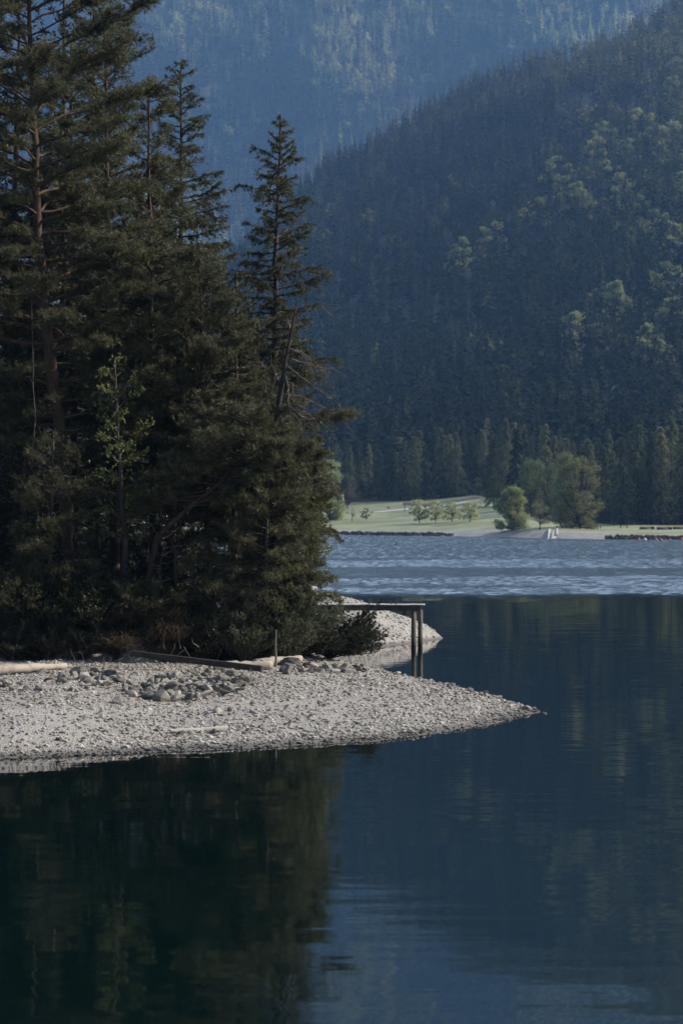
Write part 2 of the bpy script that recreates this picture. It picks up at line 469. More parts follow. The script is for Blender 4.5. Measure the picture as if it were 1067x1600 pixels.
def grid_mesh(name, X, Y, Z, smooth=True, col=None):
    n, m = X.shape
    V = np.stack([X, Y, Z], -1).reshape(-1, 3)
    i = np.arange(n * m).reshape(n, m)
    q = np.stack([i[:-1, :-1], i[:-1, 1:], i[1:, 1:], i[1:, :-1]], -1).reshape(-1, 4)
    a = V[q[0, 1]] - V[q[0, 0]]; b = V[q[0, 3]] - V[q[0, 0]]
    if np.cross(a, b)[2] < 0: q = q[:, ::-1]
    return np_mesh(name, V, q, smooth, None if col is None else (col.ravel() if col.ndim == 2 else col.reshape(-1, 3)))


# ------------------------------------------------------------------ setting
xs = np.linspace(-45, 14, 340); ys = np.concatenate([np.linspace(55, 130, 420), np.linspace(131, 175, 40)])
GX, GY = np.meshgrid(xs, ys)
tag(obj('beach', grid_mesh('beach', GX, GY, near_z(GX, GY), True, soil_mask(GX, GY)), M['gravel']),
    'pale gravel beach and spit under the dark trees', kind='structure')

wv = np.array([[-1600, -300, 0], [1600, -300, 0], [1600, 730, 0], [-1600, 730, 0]], float)


def lake_mesh():
    """flat water with a patch of real wind waves beyond the jetty"""
    x0, x1, y0, y1 = -120.0, 130.0, 160.0, 712.0
    gx, gy = np.meshgrid(np.arange(x0, x1 + 0.01, 0.25), np.concatenate([np.arange(y0, 330, 0.25), np.linspace(330, y1, 800)]))
    rg = np.random.default_rng(31); z = np.zeros_like(gx)
    for k in range(44):
        lam = 0.62 * (2.7 ** rg.random()); th = math.radians(-90 + 28) + rg.normal(0, 0.55); kk = 2 * PI / lam
        z += 0.047 * lam ** 0.6 / (2 * PI) * np.sin(kk * (gx * math.cos(th) + gy * math.sin(th)) + rg.uniform(0, 6.28) + 1.5 * vnoise(gx / 9 + k, gy / 9, k))
    ragged = gy + 34 * fbm(gx * 0.09, gy * 0.05, 91, 5) + 16 * fbm(gx * 0.5, gy * 0.12, 92, 3)
    m = np.clip((ragged - 172) / 26, 0, 1); m = m * m * (3 - 2 * m)
    calm = np.clip((fbm(gx * 0.009 + 3, gy * 0.03, 95, 5) + 0.5) / 0.16, 0.3, 1)
    e = np.minimum(np.minimum(gx - x0, x1 - gx) / 15, np.minimum(gy - y0, y1 - gy) / 4)
    z *= m * calm * np.clip(e, 0, 1)
    n, c = gx.shape; V = np.stack([gx, gy, z], -1).reshape(-1, 3); i = np.arange(n * c).reshape(n, c)
    q = np.stack([i[:-1, :-1], i[:-1, 1:], i[1:, 1:], i[1:, :-1]], -1).reshape(-1, 4)
    B = np.array([[-1600, -300, 0], [1600, -300, 0], [1600, y0, 0], [-1600, y0, 0], [x0, y0, 0], [x1, y0, 0], [-1600, 730, 0], [x0, 730, 0], [x0, y1, 0], [x1, y1, 0], [x1, 730, 0], [1600, 730, 0]], float)
    b = len(V); f = np.array([[0, 1, 2, 3], [3, 4, 7, 6], [5, 2, 11, 10], [8, 9, 10, 7]]) + b
    return np_mesh('lake_water', np.concatenate([V, B]), np.concatenate([q, f]), True)


tag(obj('lake_water', lake_mesh(), M['water']),
    'calm teal lake with a wind ruffled far half', kind='structure')
bv = wv.copy(); bv[:, 2] = -14
tag(obj('lake_bed', np_mesh('lake_bed', bv, np.array([[0, 1, 2, 3]])), M['gravel']), kind='structure')

xs = np.linspace(-420, 420, 300); ys = np.linspace(470, 1000, 260)
GX, GY = np.meshgrid(xs, ys)
dsh = GY - shore_y(GX)
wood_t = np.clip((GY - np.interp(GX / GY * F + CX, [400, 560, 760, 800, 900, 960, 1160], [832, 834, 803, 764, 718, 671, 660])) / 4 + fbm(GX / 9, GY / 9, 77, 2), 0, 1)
shore_t = np.clip(1 - (dsh - np.interp(GX, [20, 30, 50, 56], [9, 17, 17, 9])) / 3, 0, 1)
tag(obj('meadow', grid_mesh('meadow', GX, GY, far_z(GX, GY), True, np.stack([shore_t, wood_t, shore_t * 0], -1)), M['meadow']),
    'sunlit green meadow across the lake', kind='structure')

U, V = np.meshgrid(np.linspace(-0.3, 0.3, 220), np.linspace(-0.06, 1.35, 150))
X, Y, Z = hill1_z(U, np.maximum(V, -0.06)); Z = np.where(V < 0, Z - 30 * -V * 16, Z)
tag(obj('near_hill', grid_mesh('near_hill', X, Y, Z), M['forest_floor']), 'dark forested hill', kind='structure')
U, V = np.meshgrid(np.linspace(-0.3, 0.3, 220), np.linspace(-0.05, 1.1, 150))
X, Y, Z = hill2_z(U, V)
tag(obj('far_hill', grid_mesh('far_hill', X, Y, Z), M['forest_floor']), 'hazy forested mountain', kind='structure')

# path across the meadow
pp = [ground_px(x, y, far_z, 600, 900) for x, y in ((585, 801), (640, 796), (700, 789), (745, 783), (765, 781))]
pp = np.array(pp); t = np.linspace(0, len(pp) - 1, 40)
px_ = np.interp(t, range(len(pp)), pp[:, 0]); py_ = np.interp(t, range(len(pp)), pp[:, 1])
rows = []
for sgn in (-3.5, 3.5):
    rows.append(np.stack([px_, py_ + sgn, far_z(px_, py_ + sgn) + 0.12], 1))
PV = np.stack(rows, 0)
tag(obj('path', grid_mesh('path', PV[:, :, 0], PV[:, :, 1], PV[:, :, 2]), M['path']), 'pale path up the meadow', kind='structure')


# ------------------------------------------------------------------ tree generator (near trees)
def tree_parts(seed, path, r0, r1, br, fol, trunk_sides=10):
    """path: trunk polyline (local). br: list of dicts (h along trunk 0..1, az, L, p0, p1). fol: foliage settings."""
    rg = np.random.default_rng(seed)
    P = np.asarray(path, float)
    # resample the trunk with a slight waviness
    seg = np.concatenate([[0], np.cumsum(np.linalg.norm(np.diff(P, axis=0), axis=1))]); tot = seg[-1]
    tt = np.linspace(0, 1, 26)
    C = np.stack([np.interp(tt * tot, seg, P[:, i]) for i in range(3)], 1)
    C[1:-1, :2] += rg.normal(0, r0 * 0.12, (24, 2))
    R = r0 + (r1 - r0) * tt ** 0.9; R[0] *= 1.35; R[1] *= 1.08
    trunk = MB(); trunk.tube(C, R, trunk_sides)
    nb = len(br['h']); K = 9
    h = np.asarray(br['h']); az = np.asarray(br['az']); L = np.asarray(br['L']); p0 = np.asarray(br['p0']); p1 = np.asarray(br['p1'])
    start = np.stack([np.interp(h, tt, C[:, i]) for i in range(3)], 1)
    rad = np.interp(h, tt, R)
    u = np.linspace(0, 1, K)
    pit = p0[:, None] + (p1 - p0)[:, None] * u[None] + rg.normal(0, 0.10, (nb, K))
    azz = az[:, None] + np.cumsum(rg.normal(0, 0.10, (nb, K)), 1)
    D = np.stack([np.cos(pit) * np.cos(azz), np.cos(pit) * np.sin(azz), np.sin(pit)], -1)
    BP = np.concatenate([start[:, None], start[:, None] + np.cumsum(D[:, :-1] * (L / (K - 1))[:, None, None], 1)], 1)
    br_r = np.clip(np.minimum(rad * 0.42, 0.012 + L * br.get('thick', 0.013)), 0.012, None)
    BR = br_r[:, None] * (1 - 0.82 * u[None]) + 0.004
    bV, bT = tubes(BP, BR, 5)
    branches = MB(); branches.add(bV, bT)
    # side twigs
    ns = np.maximum((L / fol['sub_gap']).astype(int), 3)
    idx = np.repeat(np.arange(nb), ns)
    S = len(idx)
    su = fol['sub_from'] + (1 - fol['sub_from']) * rg.random(S) ** 0.85
    kf = su * (K - 1); k0 = np.minimum(kf.astype(int), K - 2); fr = (kf - k0)[:, None]
    base = BP[idx, k0] * (1 - fr) + BP[idx, k0 + 1] * fr
    bd = D[idx, k0]
    side = np.where(rg.random(S) < 0.5, -1, 1) * rg.uniform(0.45, 1.15, S)
    c, s_ = np.cos(side), np.sin(side)
    sd = np.stack([bd[:, 0] * c - bd[:, 1] * s_, bd[:, 0] * s_ + bd[:, 1] * c, bd[:, 2] + rg.normal(fol['sub_up'], 0.22, S)], 1)
    sd = unit(sd)
    sl = np.clip(L[idx] * fol['sub_len'] * (1.05 - 0.62 * su) * rg.uniform(0.6, 1.35, S), 0.15, fol.get('sub_max', 1.6))
    uu = np.linspace(0, 1, 4)
    dr = fol['droop']
    SP = base[:, None] + sd[:, None] * (sl[:, None] * uu[None])[:, :, None]
    SP[:, :, 2] += -dr * sl[:, None] * uu[None] ** 2
    if fol.get('twigs', True):
        SR = np.clip(0.004 + sl * 0.007, 0.004, 0.02)[:, None] * (1 - 0.7 * uu[None])
        tV, tT = tubes(SP, SR, 3); branches.add(tV, tT)
    # needle tufts: along twigs and outer main branch
    m = np.maximum((sl / fol['tuft_gap']).astype(int), 2)
    ti = np.repeat(np.arange(S), m); tu = fol.get('tuft_from', 0.12) + (1 - fol.get('tuft_from', 0.12)) * rg.random(len(ti))
    kk = tu * 3; q0 = np.minimum(kk.astype(int), 2); ff = (kk - q0)[:, None]
    tp = SP[ti, q0] * (1 - ff) + SP[ti, q0 + 1] * ff
    td = unit(SP[ti, q0 + 1] - SP[ti, q0])
    mb = np.maximum((L * (1 - fol['sub_from']) / fol['tuft_gap']).astype(int), 2)
    bi = np.repeat(np.arange(nb), mb); bu = fol['sub_from'] + (1 - fol['sub_from']) * rg.random(len(bi))
    kk = bu * (K - 1); q0 = np.minimum(kk.astype(int), K - 2); ff = (kk - q0)[:, None]
    tp = np.concatenate([tp, BP[bi, q0] * (1 - ff) + BP[bi, q0 + 1] * ff]); td = np.concatenate([td, D[bi, q0]])
    tp = tp + rg.normal(0, fol.get('spread', 0.05), tp.shape)
    kb = fol['blades']; nT = len(tp)
    P0 = np.repeat(tp, kb, 0); D0 = np.repeat(td, kb, 0)
    rd = unit(rg.normal(0, 1, P0.shape))
    bdir = unit(D0 * fol.get('along', 0.7) + rd + np.array([0, 0, fol.get('lift', 0.15)]))
    ln = fol['len'] * rg.uniform(0.65, 1.3, len(P0)); wd = fol['wid'] * rg.uniform(0.7, 1.3, len(P0))
    wv_ = unit(np.cross(bdir, unit(rg.normal(0, 1, P0.shape))))
    if fol.get('leaf'):
        mid = P0 + bdir * (ln * 0.5)[:, None]
        q = np.stack([P0, mid + wv_ * wd[:, None], P0 + bdir * ln[:, None], mid - wv_ * wd[:, None]], 1)
        n = len(P0); i = np.arange(n)[:, None] * 4 + np.arange(4)[None]
        fV = q.reshape(-1, 3); fT = i; rep = 4
    else:
        q = np.stack([P0 - wv_ * (wd * 0.5)[:, None], P0 + wv_ * (wd * 0.5)[:, None], P0 + bdir * ln[:, None]], 1)
        fV = q.reshape(-1, 3); fT = np.arange(len(fV)).reshape(-1, 3); rep = 3
    tint = np.repeat(np.clip(np.repeat(rg.random(nT), kb) * 0.6 + rg.random(len(P0)) * 0.4, 0, 1), rep)
    return trunk, branches, (fV, fT, tint)


PINE = dict(sub_gap=0.085, sub_from=0.25, sub_up=0.12, sub_len=0.36, droop=0.08, tuft_gap=0.08, blades=12, len=0.15, wid=0.020, spread=0.06, along=0.75, lift=0.3, sub_max=1.5)
SPRUCE = dict(sub_gap=0.085, sub_from=0.12, sub_up=-0.16, sub_len=0.36, droop=0.42, tuft_gap=0.045, blades=8, len=0.11, wid=0.018, spread=0.02, along=1.0, lift=-0.1, sub_max=1.1)
LEAF = dict(sub_gap=0.16, sub_from=0.25, sub_up=0.12, sub_len=0.4, droop=0.15, tuft_gap=0.12, blades=4, len=0.085, wid=0.034, spread=0.08, along=0.3, lift=-0.1, leaf=True)


def branch_set(seed, n, h0, h1, prof, p0, p1, az_bias=None, jitter=0.25, thick=0.013):
    """prof(h) -> length in metres; p0/p1 functions of relative height 0..1"""
    rg = np.random.default_rng(seed)
    h = np.sort(h0 + (h1 - h0) * (np.arange(n) + rg.random(n)) / n)
    az = (np.arange(n) * 2.39996 + rg.normal(0, 0.35, n))
    if az_bias is not None:
        a, w = az_bias
        turn = rg.random(n) < w
        az = np.where(turn, a + rg.normal(0, 0.55, n), az)
    rel = (h - h0) / (h1 - h0)
    L = np.array([prof(x) for x in h]) * rg.uniform(1 - jitter, 1 + jitter, n)
    return dict(h=h, az=az, L=np.maximum(L, 0.12), p0=np.array([p0(r) for r in rel]) + rg.normal(0, 0.12, n),
                p1=np.array([p1(r) for r in rel]) + rg.normal(0, 0.15, n), thick=thick)


def make_tree(name, label, cat, base, parts, bark, needles, group=None):
    trunk, branches, (fV, fT, tint) = parts
    root = empty(name, base); tag(root, label, cat, group)
    obj('trunk', trunk.mesh('trunk', True), M[bark], root)
    obj('branches', branches.mesh('branches', True), M[bark], root)
    obj('crown', np_mesh('crown', fV, fT, False, tint), M[needles], root)
    return root


def px_path(pts, Y, dy=None):
    """trunk given by pixels of the photograph at a distance; first point becomes the base on the ground"""
    P = np.array([W(x, y, Y + (dy[i] if dy else 0)) for i, (x, y) in enumerate(pts)])
    base = np.array([P[0, 0], P[0, 1], float(near_z(P[0, 0], P[0, 1])) - 0.1])
    P[0] = base
    return base, P - base


def hp(ypx, Y, base, H):
    return (CAMH - (ypx - CY) / F * Y - base[2]) / H


def prof_px(Y, base, H, pts):
    """profile of crown half-width from (y pixel, half width in pixels)"""
    hs = [hp(y, Y, base, H) for y, w in pts]; ws = [w / F * Y for y, w in pts]
    o = np.argsort(hs); hs = np.array(hs)[o]; ws = np.array(ws)[o]
    return lambda x: float(np.interp(x, hs, ws))


def near_conifer(name, label, cat, seed, Y, pts, r0, prof, nb, y0, y1, fol, bark, needles, p0, p1, az_bias=None, thick=0.013, jitter=0.25, group=None, r1=0.03, clear=0.0):
    base, P = px_path(pts, Y)
    H = P[-1, 2]
    pr = prof_px(Y, base, H, prof)
    br = branch_set(seed, nb, max(hp(y0, Y, base, H), 0.02), min(hp(y1, Y, base, H), 0.995), pr, p0, p1, az_bias, jitter, thick)
    if clear:      # boughs that reach towards the open lake side are short, so the stem shows
        br['L'] = br['L'] * (1 - clear * np.clip(-np.sin(br['az']), 0, 1) ** 1.5)
    parts = tree_parts(seed, P, r0, r1, br, fol)
    return make_tree(name, label, cat, base, parts, bark, needles, group)


pine_p0 = lambda r: 0.05 + 0.55 * r
pine_p1 = lambda r: -0.25 + 0.85 * r
spr_p0 = lambda r: -0.12 + 0.75 * r ** 2
spr_p1 = lambda r: 0.05 + 0.5 * r ** 2

# the tall pine at the left
near_conifer('pine_tree', 'tallest pine with thick reddish trunk and arching limbs, its top cut off by the frame', 'tree', 11, 90,
             [(120, 1010), (113, 900), (104, 800), (92, 660), (78, 560), (68, 440), (60, 330), (54, 200), (48, 80), (44, -60), (40, -190)], 0.27,
             [(-190, 20), (-120, 110), (0, 170), (150, 200), (300, 195), (450, 215), (560, 170), (680, 90)], 112, 700, -180,
             dict(PINE, sub_from=0.3), 'pine_bark', 'pine_needles', pine_p0, pine_p1, thick=0.014, clear=0.5)
near_conifer('pine_tree', 'dense pine with a small pointed tip, right behind the tallest pine', 'tree', 12, 95,
             [(180, 1000), (175, 700), (168, 300), (163, 5)], 0.2,
             [(5, 5), (40, 50), (90, 64), (140, 92), (230, 96), (300, 105), (500, 140), (640, 130), (800, 80)], 104, 800, 12,
             PINE, 'pine_bark', 'pine_needles', pine_p0, pine_p1)
near_conifer('pine_tree', 'bushy round shouldered pine beside the slender spruce, left of its trunk', 'tree', 13, 93,
             [(238, 1005), (240, 800), (236, 400), (232, 140)], 0.18,
             [(140, 18), (156, 38), (200, 44), (255, 40), (300, 50), (400, 80), (500, 115), (620, 130), (760, 90)], 78, 760, 148,
             PINE, 'pine_bark', 'pine_needles', pine_p0, pine_p1)
near_conifer('pine_tree', 'broad pine with feathery layered crown in front of the slender spruce', 'tree', 14, 91,
             [(322, 1005), (325, 800), (318, 600), (312, 420)], 0.17,
             [(420, 10), (445, 50), (490, 85), (560, 105), (640, 115), (760, 110), (840, 70)], 78, 840, 426,
             PINE, 'pine_bark', 'pine_needles', pine_p0, pine_p1)
near_conifer('pine_tree', 'shaggy pine in the second row between the tallest pine and the round shouldered pine', 'tree', 15, 98,
             [(118, 1000), (115, 600), (112, 60)], 0.19,
             [(60, 12), (110, 50), (200, 80), (350, 110), (500, 130), (640, 100)], 70, 640, 66,
             PINE, 'pine_bark', 'pine_needles', pine_p0, pine_p1)
near_conifer('pine_tree', 'shaggy pine in the second row behind the broad feathery pine', 'tree', 16, 97,
             [(272, 1000), (266, 700), (258, 380)], 0.18,
             [(380, 12), (430, 60), (520, 95), (700, 110)], 70, 760, 386,
             PINE, 'pine_bark', 'pine_needles', pine_p0, pine_p1)
near_conifer('pine_tree', 'tall pine at the very left edge, only its right boughs in view', 'tree', 17, 93,
             [(-45, 1010), (-40, 600), (-35, -60)], 0.22,
             [(-60, 20), (20, 90), (200, 105), (450, 120), (640, 120), (900, 110)], 100, 900, -50,
             PINE, 'pine_bark', 'pine_needles', pine_p0, pine_p1)
near_conifer('pine_tree', 'dense pine in the second row left of the free standing spruce, low round top', 'tree', 18, 94.5,
             [(392, 1000), (390, 800), (386, 520)], 0.15,
             [(520, 14), (560, 50), (640, 80), (760, 95), (880, 85)], 70, 900, 526,
             PINE, 'pine_bark', 'pine_needles', pine_p0, pine_p1)
near_conifer('pine_tree', 'young bushy pine screening the foot of the tallest pine', 'tree', 19, 87.5,
             [(78, 1005), (80, 850), (84, 680)], 0.08,
             [(680, 10), (720, 45), (800, 75), (900, 85), (960, 70)], 60, 970, 685,
             PINE, 'grey_bark', 'spruce_needles', pine_p0, pine_p1)
near_conifer('pine_tree', 'bushy young pine wrapping the foot of the dead leaning pine', 'tree', 20, 87.0,
             [(415, 1012), (417, 850), (420, 700)], 0.07,
             [(700, 10), (725, 45), (780, 62), (850, 66), (920, 60), (985, 45)], 72, 990, 705,
             PINE, 'grey_bark', 'pine_needles', pine_p0, pine_p1)
# spruces
near_conifer('spruce_tree', 'slender spruce rising between the round pine and the free standing spruce', 'tree', 21, 98,
             [(283, 1000), (283, 500), (284, 92)], 0.17,
             [(92, 4), (120, 22), (165, 36), (200, 42), (250, 48), (320, 66), (400, 74), (520, 80), (700, 85)], 150, 700, 96,
             SPRUCE, 'grey_bark', 'spruce_needles', spr_p0, spr_p1, jitter=0.35)
near_conifer('spruce_tree', 'free standing pointed spruce with sky blue hillside all around its top', 'tree', 22, 94,
             [(420, 1000), (424, 720), (430, 450), (438, 180)], 0.19,
             [(180, 3), (215, 20), (250, 38), (300, 56), (345, 55), (400, 58), (450, 70), (500, 72), (560, 88), (640, 92), (760, 92), (840, 70)], 165, 840, 184,
             SPRUCE, 'grey_bark', 'spruce_needles', spr_p0, spr_p1, jitter=0.35)
near_conifer('spruce_tree', 'small spruce filling the gap left of the free standing spruce', 'tree', 23, 91.5,
             [(366, 1000), (367, 700), (370, 425)], 0.12,
             [(425, 4), (470, 30), (540, 48), (640, 62), (760, 70)], 100, 780, 428,
             SPRUCE, 'grey_bark', 'spruce_needles', spr_p0, spr_p1)

# leaning pines that overhang the water
near_conifer('pine_tree', 'leaning pine with a slanting red trunk, its boughs spreading over the shore', 'tree', 31, 88,
             [(224, 1015), (230, 910), (246, 838), (300, 790), (345, 755), (385, 700), (396, 640)], 0.15,
             [(640, 50), (670, 85), (710, 110), (760, 120), (800, 110)], 58, 800, 645,
             PINE, 'pine_bark', 'pine_needles', lambda r: 0.05 + 0.3 * r, lambda r: -0.05 + 0.35 * r, az_bias=(-0.1, 0.4), thick=0.017)
near_conifer('pine_tree', 'low spreading pine whose drooping boughs reach farthest out over the water', 'tree', 32, 88.5,
             [(345, 1012), (372, 930), (405, 860), (430, 800), (452, 730), (462, 690)], 0.13,
             [(690, 30), (730, 62), (780, 75), (830, 82), (880, 98), (912, 150), (930, 90)], 74, 930, 695,
             PINE, "pine_bark", 'pine_needles', lambda r: 0.02 + 0.35 * r, lambda r: -0.22 + 0.5 * r, az_bias=(0.0, 0.35), thick=0.015)
near_conifer('pine_tree', 'round pine at the water edge of the wood, filling out its right flank', 'tree', 33, 90,
             [(436, 1012), (442, 900), (446, 800), (446, 690)], 0.12,
             [(690, 10), (720, 48), (760, 64), (800, 70), (850, 72), (890, 50), (910, 30)], 64, 900, 695,
             PINE, 'pine_bark', 'pine_needles', pine_p0, pine_p1)


# one long bough with living needles far out to the right, on the dead leaning pine
def dead_pine():
    Y = 88.0
    base, P = px_path([(404, 1000), (412, 800), (424, 705), (436, 630), (447, 560), (458, 505), (466, 464)], Y)
    root = empty('dead_pine_tree', base)
    tag(root, 'dead leaning pine with bare drooping limbs in front of the spruce', 'tree')
    t = MB(); t.tube(P, [0.17, 0.14, 0.12, 0.09, 0.06, 0.04, 0.02], 10)
    obj('trunk', t.mesh('trunk', True), M['dark_bark'], root)
    rg = np.random.default_rng(5)
    limbs = [[(440, 615), (480, 622), (520, 645), (548, 668)], [(452, 545), (480, 555), (505, 580), (520, 600)], [(447, 572), (470, 590), (500, 612), (530, 632), (545, 650)],
             [(462, 492), (480, 478), (500, 476), (512, 488)], [(444, 590), (456, 602), (462, 640), (475, 672)], [(438, 622), (452, 634), (468, 660), (480, 690), (492, 704)],
             [(449, 545), (470, 552), (488, 572)], [(436, 640), (440, 670), (448, 700), (452, 712)], [(456, 520), (450, 500), (446, 502)], [(440, 600), (430, 585), (428, 588)],
             [(452, 560), (490, 572), (525, 577)], [(440, 618), (470, 632), (478, 648), (472, 660)], [(445, 582), (452, 610), (450, 640)]]
    P3, R3 = [], []
    br = MB()
    for li, L in enumerate(limbs):
        A = np.array([W(x, y, Y) for x, y in L]) - base
        dy = rg.uniform(-1.0, 0.9)
        A[:, 1] += np.linspace(0, dy, len(A))
        tt = np.linspace(0, len(A) - 1, 14)
        C = np.stack([np.interp(tt, range(len(A)), A[:, i]) for i in range(3)], 1)
        C[1:-1] = (C[:-2] + 2 * C[1:-1] + C[2:]) / 4
        C[1:] += rg.normal(0, 0.02, (13, 3))
        br.tube(C, np.linspace(0.032, 0.007, 14), 6)
        for k in range(9):
            i = rg.integers(4, 14); d = unit((C[min(i, 13)] - C[i - 1])[None])[0]
            q = [C[i]]
            v = unit((d + rg.normal(0, 0.6, 3) + [0.25, 0, -0.25])[None])[0]; l = rg.uniform(0.2, 0.8)
            for s in range(5): v = unit((v + rg.normal(0, 0.28, 3) + [0.03, 0, -0.05])[None])[0]; q.append(q[-1] + v * l / 5)
            br.tube(q, np.linspace(0.012, 0.004, 6), 4, False)
    obj('branches', br.mesh('branches', True), M['dead_wood'], root)
    # the living bough
    st = W(448, 640, Y) - base
    bs = dict(h=[0.0, 0.4, 0.75], az=[-0.05, 0.1, -0.25], L=[1.9, 1.7, 1.2], p0=[-0.2, -0.1, 0.0], p1=[0.12, 0.2, 0.15], thick=0.012)
    path = [st + [0.15, 0, 0], st + [0.5, 0.05, -0.25], st + [0.95, 0.1, -0.4]]
    f = dict(PINE); f.update(sub_from=0.42, sub_len=0.3, sub_gap=0.07, blades=8, tuft_gap=0.075)
    tr, b2, (fV, fT, ti) = tree_parts(88, path, 0.035, 0.02, bs, f, 6)
    b2.add(np.concatenate(tr.V), np.concatenate(tr.T))
    obj('bough', b2.mesh('bough', True), M['dead_wood'], root)
    obj('needles', np_mesh('needles', fV, fT, False, ti), M['pine_needles'], root)


dead_pine()


def bush(name, label, seed, x, y, Y, stems, length, fol, needles, bark='grey_bark', lean=0.0, group=None, up=(0.5, 1.3), cat='bush', base=None, bias=None):
    """many stems from one foot; each stem is a branch with twigs"""
    rg = np.random.default_rng(seed)
    if base is None:
        w = W(x, y, Y); base = np.array([w[0], Y, float(near_z(w[0], Y)) - 0.03])
    n = stems
    az = np.arange(n) * 2.39996 + rg.normal(0, 0.3, n)
    if bias is not None:
        az = np.where(rg.random(n) < bias[1], bias[0] + rg.normal(0, 0.5, n), az)
    p0 = rg.uniform(up[0], up[1], n)
    b = dict(h=rg.random(n), az=az, L=length * rg.uniform(0.6, 1.15, n), p0=p0 + lean, p1=p0 * 0.6 + rg.normal(0, 0.2, n) + 0.15, thick=0.012)
    parts = tree_parts(seed, [(0, 0, 0), (0.02, 0, 0.12), (0.03, 0.02, 0.3)], 0.05, 0.03, b, fol, 6)
    return make_tree(name, label, cat, base, parts, bark, needles, group)


MUGO = dict(PINE); MUGO.update(sub_gap=0.1, sub_from=0.25, sub_up=0.35, sub_len=0.42, droop=-0.15, tuft_gap=0.06, blades=8, len=0.085, wid=0.02, spread=0.02, along=0.9, lift=0.3, sub_max=0.6)
JUN = dict(SPRUCE); JUN.update(sub_gap=0.09, sub_from=0.1, sub_up=0.2, sub_len=0.45, droop=0.1, tuft_gap=0.06, blades=6, len=0.07, wid=0.022, spread=0.04, along=0.8, lift=0.1, sub_max=0.7)
SAP = dict(SPRUCE); SAP.update(sub_gap=0.11, tuft_gap=0.06, len=0.1, sub_len=0.4)

bush('mountain_pine', 'low dark mountain pine bush with upturned tips in front of the jetty', 41, 512, 1037, 90.5, 80, 1.75, MUGO, 'dark_needles', up=(0.05, 0.72), bias=(-0.05, 0.4))
bush('mountain_pine', 'low mountain pine bush hugging the boulders beside the thin pole', 42, 470, 1036, 89.5, 56, 1.55, MUGO, 'dark_needles', up=(0.3, 1.2))
bush('juniper_bush', 'pale grey green bush behind the thin pole', 43, 415, 1030, 87.0, 44, 1.7, JUN, 'juniper', up=(0.5, 1.4))
bush('juniper_bush', 'taller pale feathery bush under the drooping boughs', 44, 452, 1015, 88.0, 46, 2.0, JUN, 'juniper', up=(0.6, 1.45))
bush('juniper_bush', 'grey green bush over the end of the dark beam', 45, 382, 1028, 86.6, 30, 1.3, JUN, 'juniper', up=(0.5, 1.4))

# broad leaved trees glimpsed inside the wood
def leaf_tree(label, seed, Y, pts, prof, nb, y0, y1, needles, bark='grey_bark', r0=0.12):
    f = dict(LEAF); f.update(tuft_gap=0.09, len=0.075)
    near_conifer('leafy_tree', label, 'tree', seed, Y, pts, r0, prof, nb, y0, y1, f, bark, needles, lambda r: 0.2 + 0.5 * r, lambda r: 0.0 + 0.4 * r)

leaf_tree('leafy tree with bright green leaves glowing in the middle of the dark wood', 51, 88.6, [(192, 1010), (196, 850), (186, 700), (180, 560)],
          [(560, 20), (600, 42), (680, 50), (760, 66), (820, 60), (860, 25)], 46, 850, 570, 'leaf_bright')
leaf_tree('thin leafy tree among the stems at the very left of the wood', 52, 91, [(30, 1010), (34, 800), (46, 640), (50, 560)],
          [(560, 20), (640, 60), (760, 75), (860, 60)], 40, 860, 570, 'leaf_dull')
leaf_tree('leafy tree with dull green crown behind the slanting red trunk', 53, 91, [(272, 1010), (268, 860), (262, 740)],
          [(740, 15), (780, 50), (840, 60), (920, 50)], 34, 920, 750, 'leaf_dull')
leaf_tree('pale leaved tree peeping out behind the pines at their water side', 54, 98, [(478, 1000), (480, 850), (484, 690)],
          [(690, 10), (730, 32), (780, 38), (850, 40)], 40, 900, 700, 'leaf_bright')
# bare stems in the wood
for i, (label, pts, Y, r) in enumerate([
        ('pale barked stem standing right in front of the tallest pine', [(124, 1010), (118, 905), (112, 830), (104, 720)], 87.5, 0.085),
        ('thin grey stem leaning at the left of the wood', [(66, 1010), (70, 900), (60, 800), (54, 640), (50, 470)], 88, 0.06),
        ('reddish double stem left of the tallest pine', [(40, 1008), (44, 800), (50, 640), (46, 480), (50, 300)], 93, 0.12),
        ('crooked grey trunk with peeling bark beside the slanting red trunk', [(286, 1012), (278, 930), (272, 860), (250, 790)], 88, 0.11),
        ('thin pale stem bowed over the dry grass', [(236, 1012), (243, 950), (250, 900), (258, 830)], 87, 0.04),
        ('slim straight trunk between the leafy trees', [(150, 1010), (154, 850), (158, 700), (160, 500)], 92, 0.09)]):
    base, P = px_path(pts, Y)
    root = empty('bare_tree', base); tag(root, label, 'tree')
    rg = np.random.default_rng(60 + i)
    n = 12; H = len(P) - 1
    seg = np.linspace(0, H, 16); C = np.stack([np.interp(seg, range(len(P)), P[:, k]) for k in range(3)], 1); C[1:] += rg.normal(0, 0.03, (15, 3))
    t = MB(); t.tube(C, np.linspace(r, r * 0.12, 16), 9); obj('trunk', t.mesh('trunk', True), M['pine_bark' if 'red' in label else 'grey_bark'], root)
    b = MB()
    for k in range(n):
        q = [C[rg.integers(4, 16)]]; v = unit(rg.normal(0, 1, 3)[None] * [[1, 0.7, 0.3]])[0]; l = rg.uniform(0.3, 1.4)
        for s in range(6): v = unit((v + rg.normal(0, 0.25, 3) + [0, 0, 0.02])[None])[0]; q.append(q[-1] + v * l / 6)
        b.tube(q, np.linspace(0.018, 0.005, 7), 4, False)
    obj('branches', b.mesh('branches', True), M['dead_wood'], root)

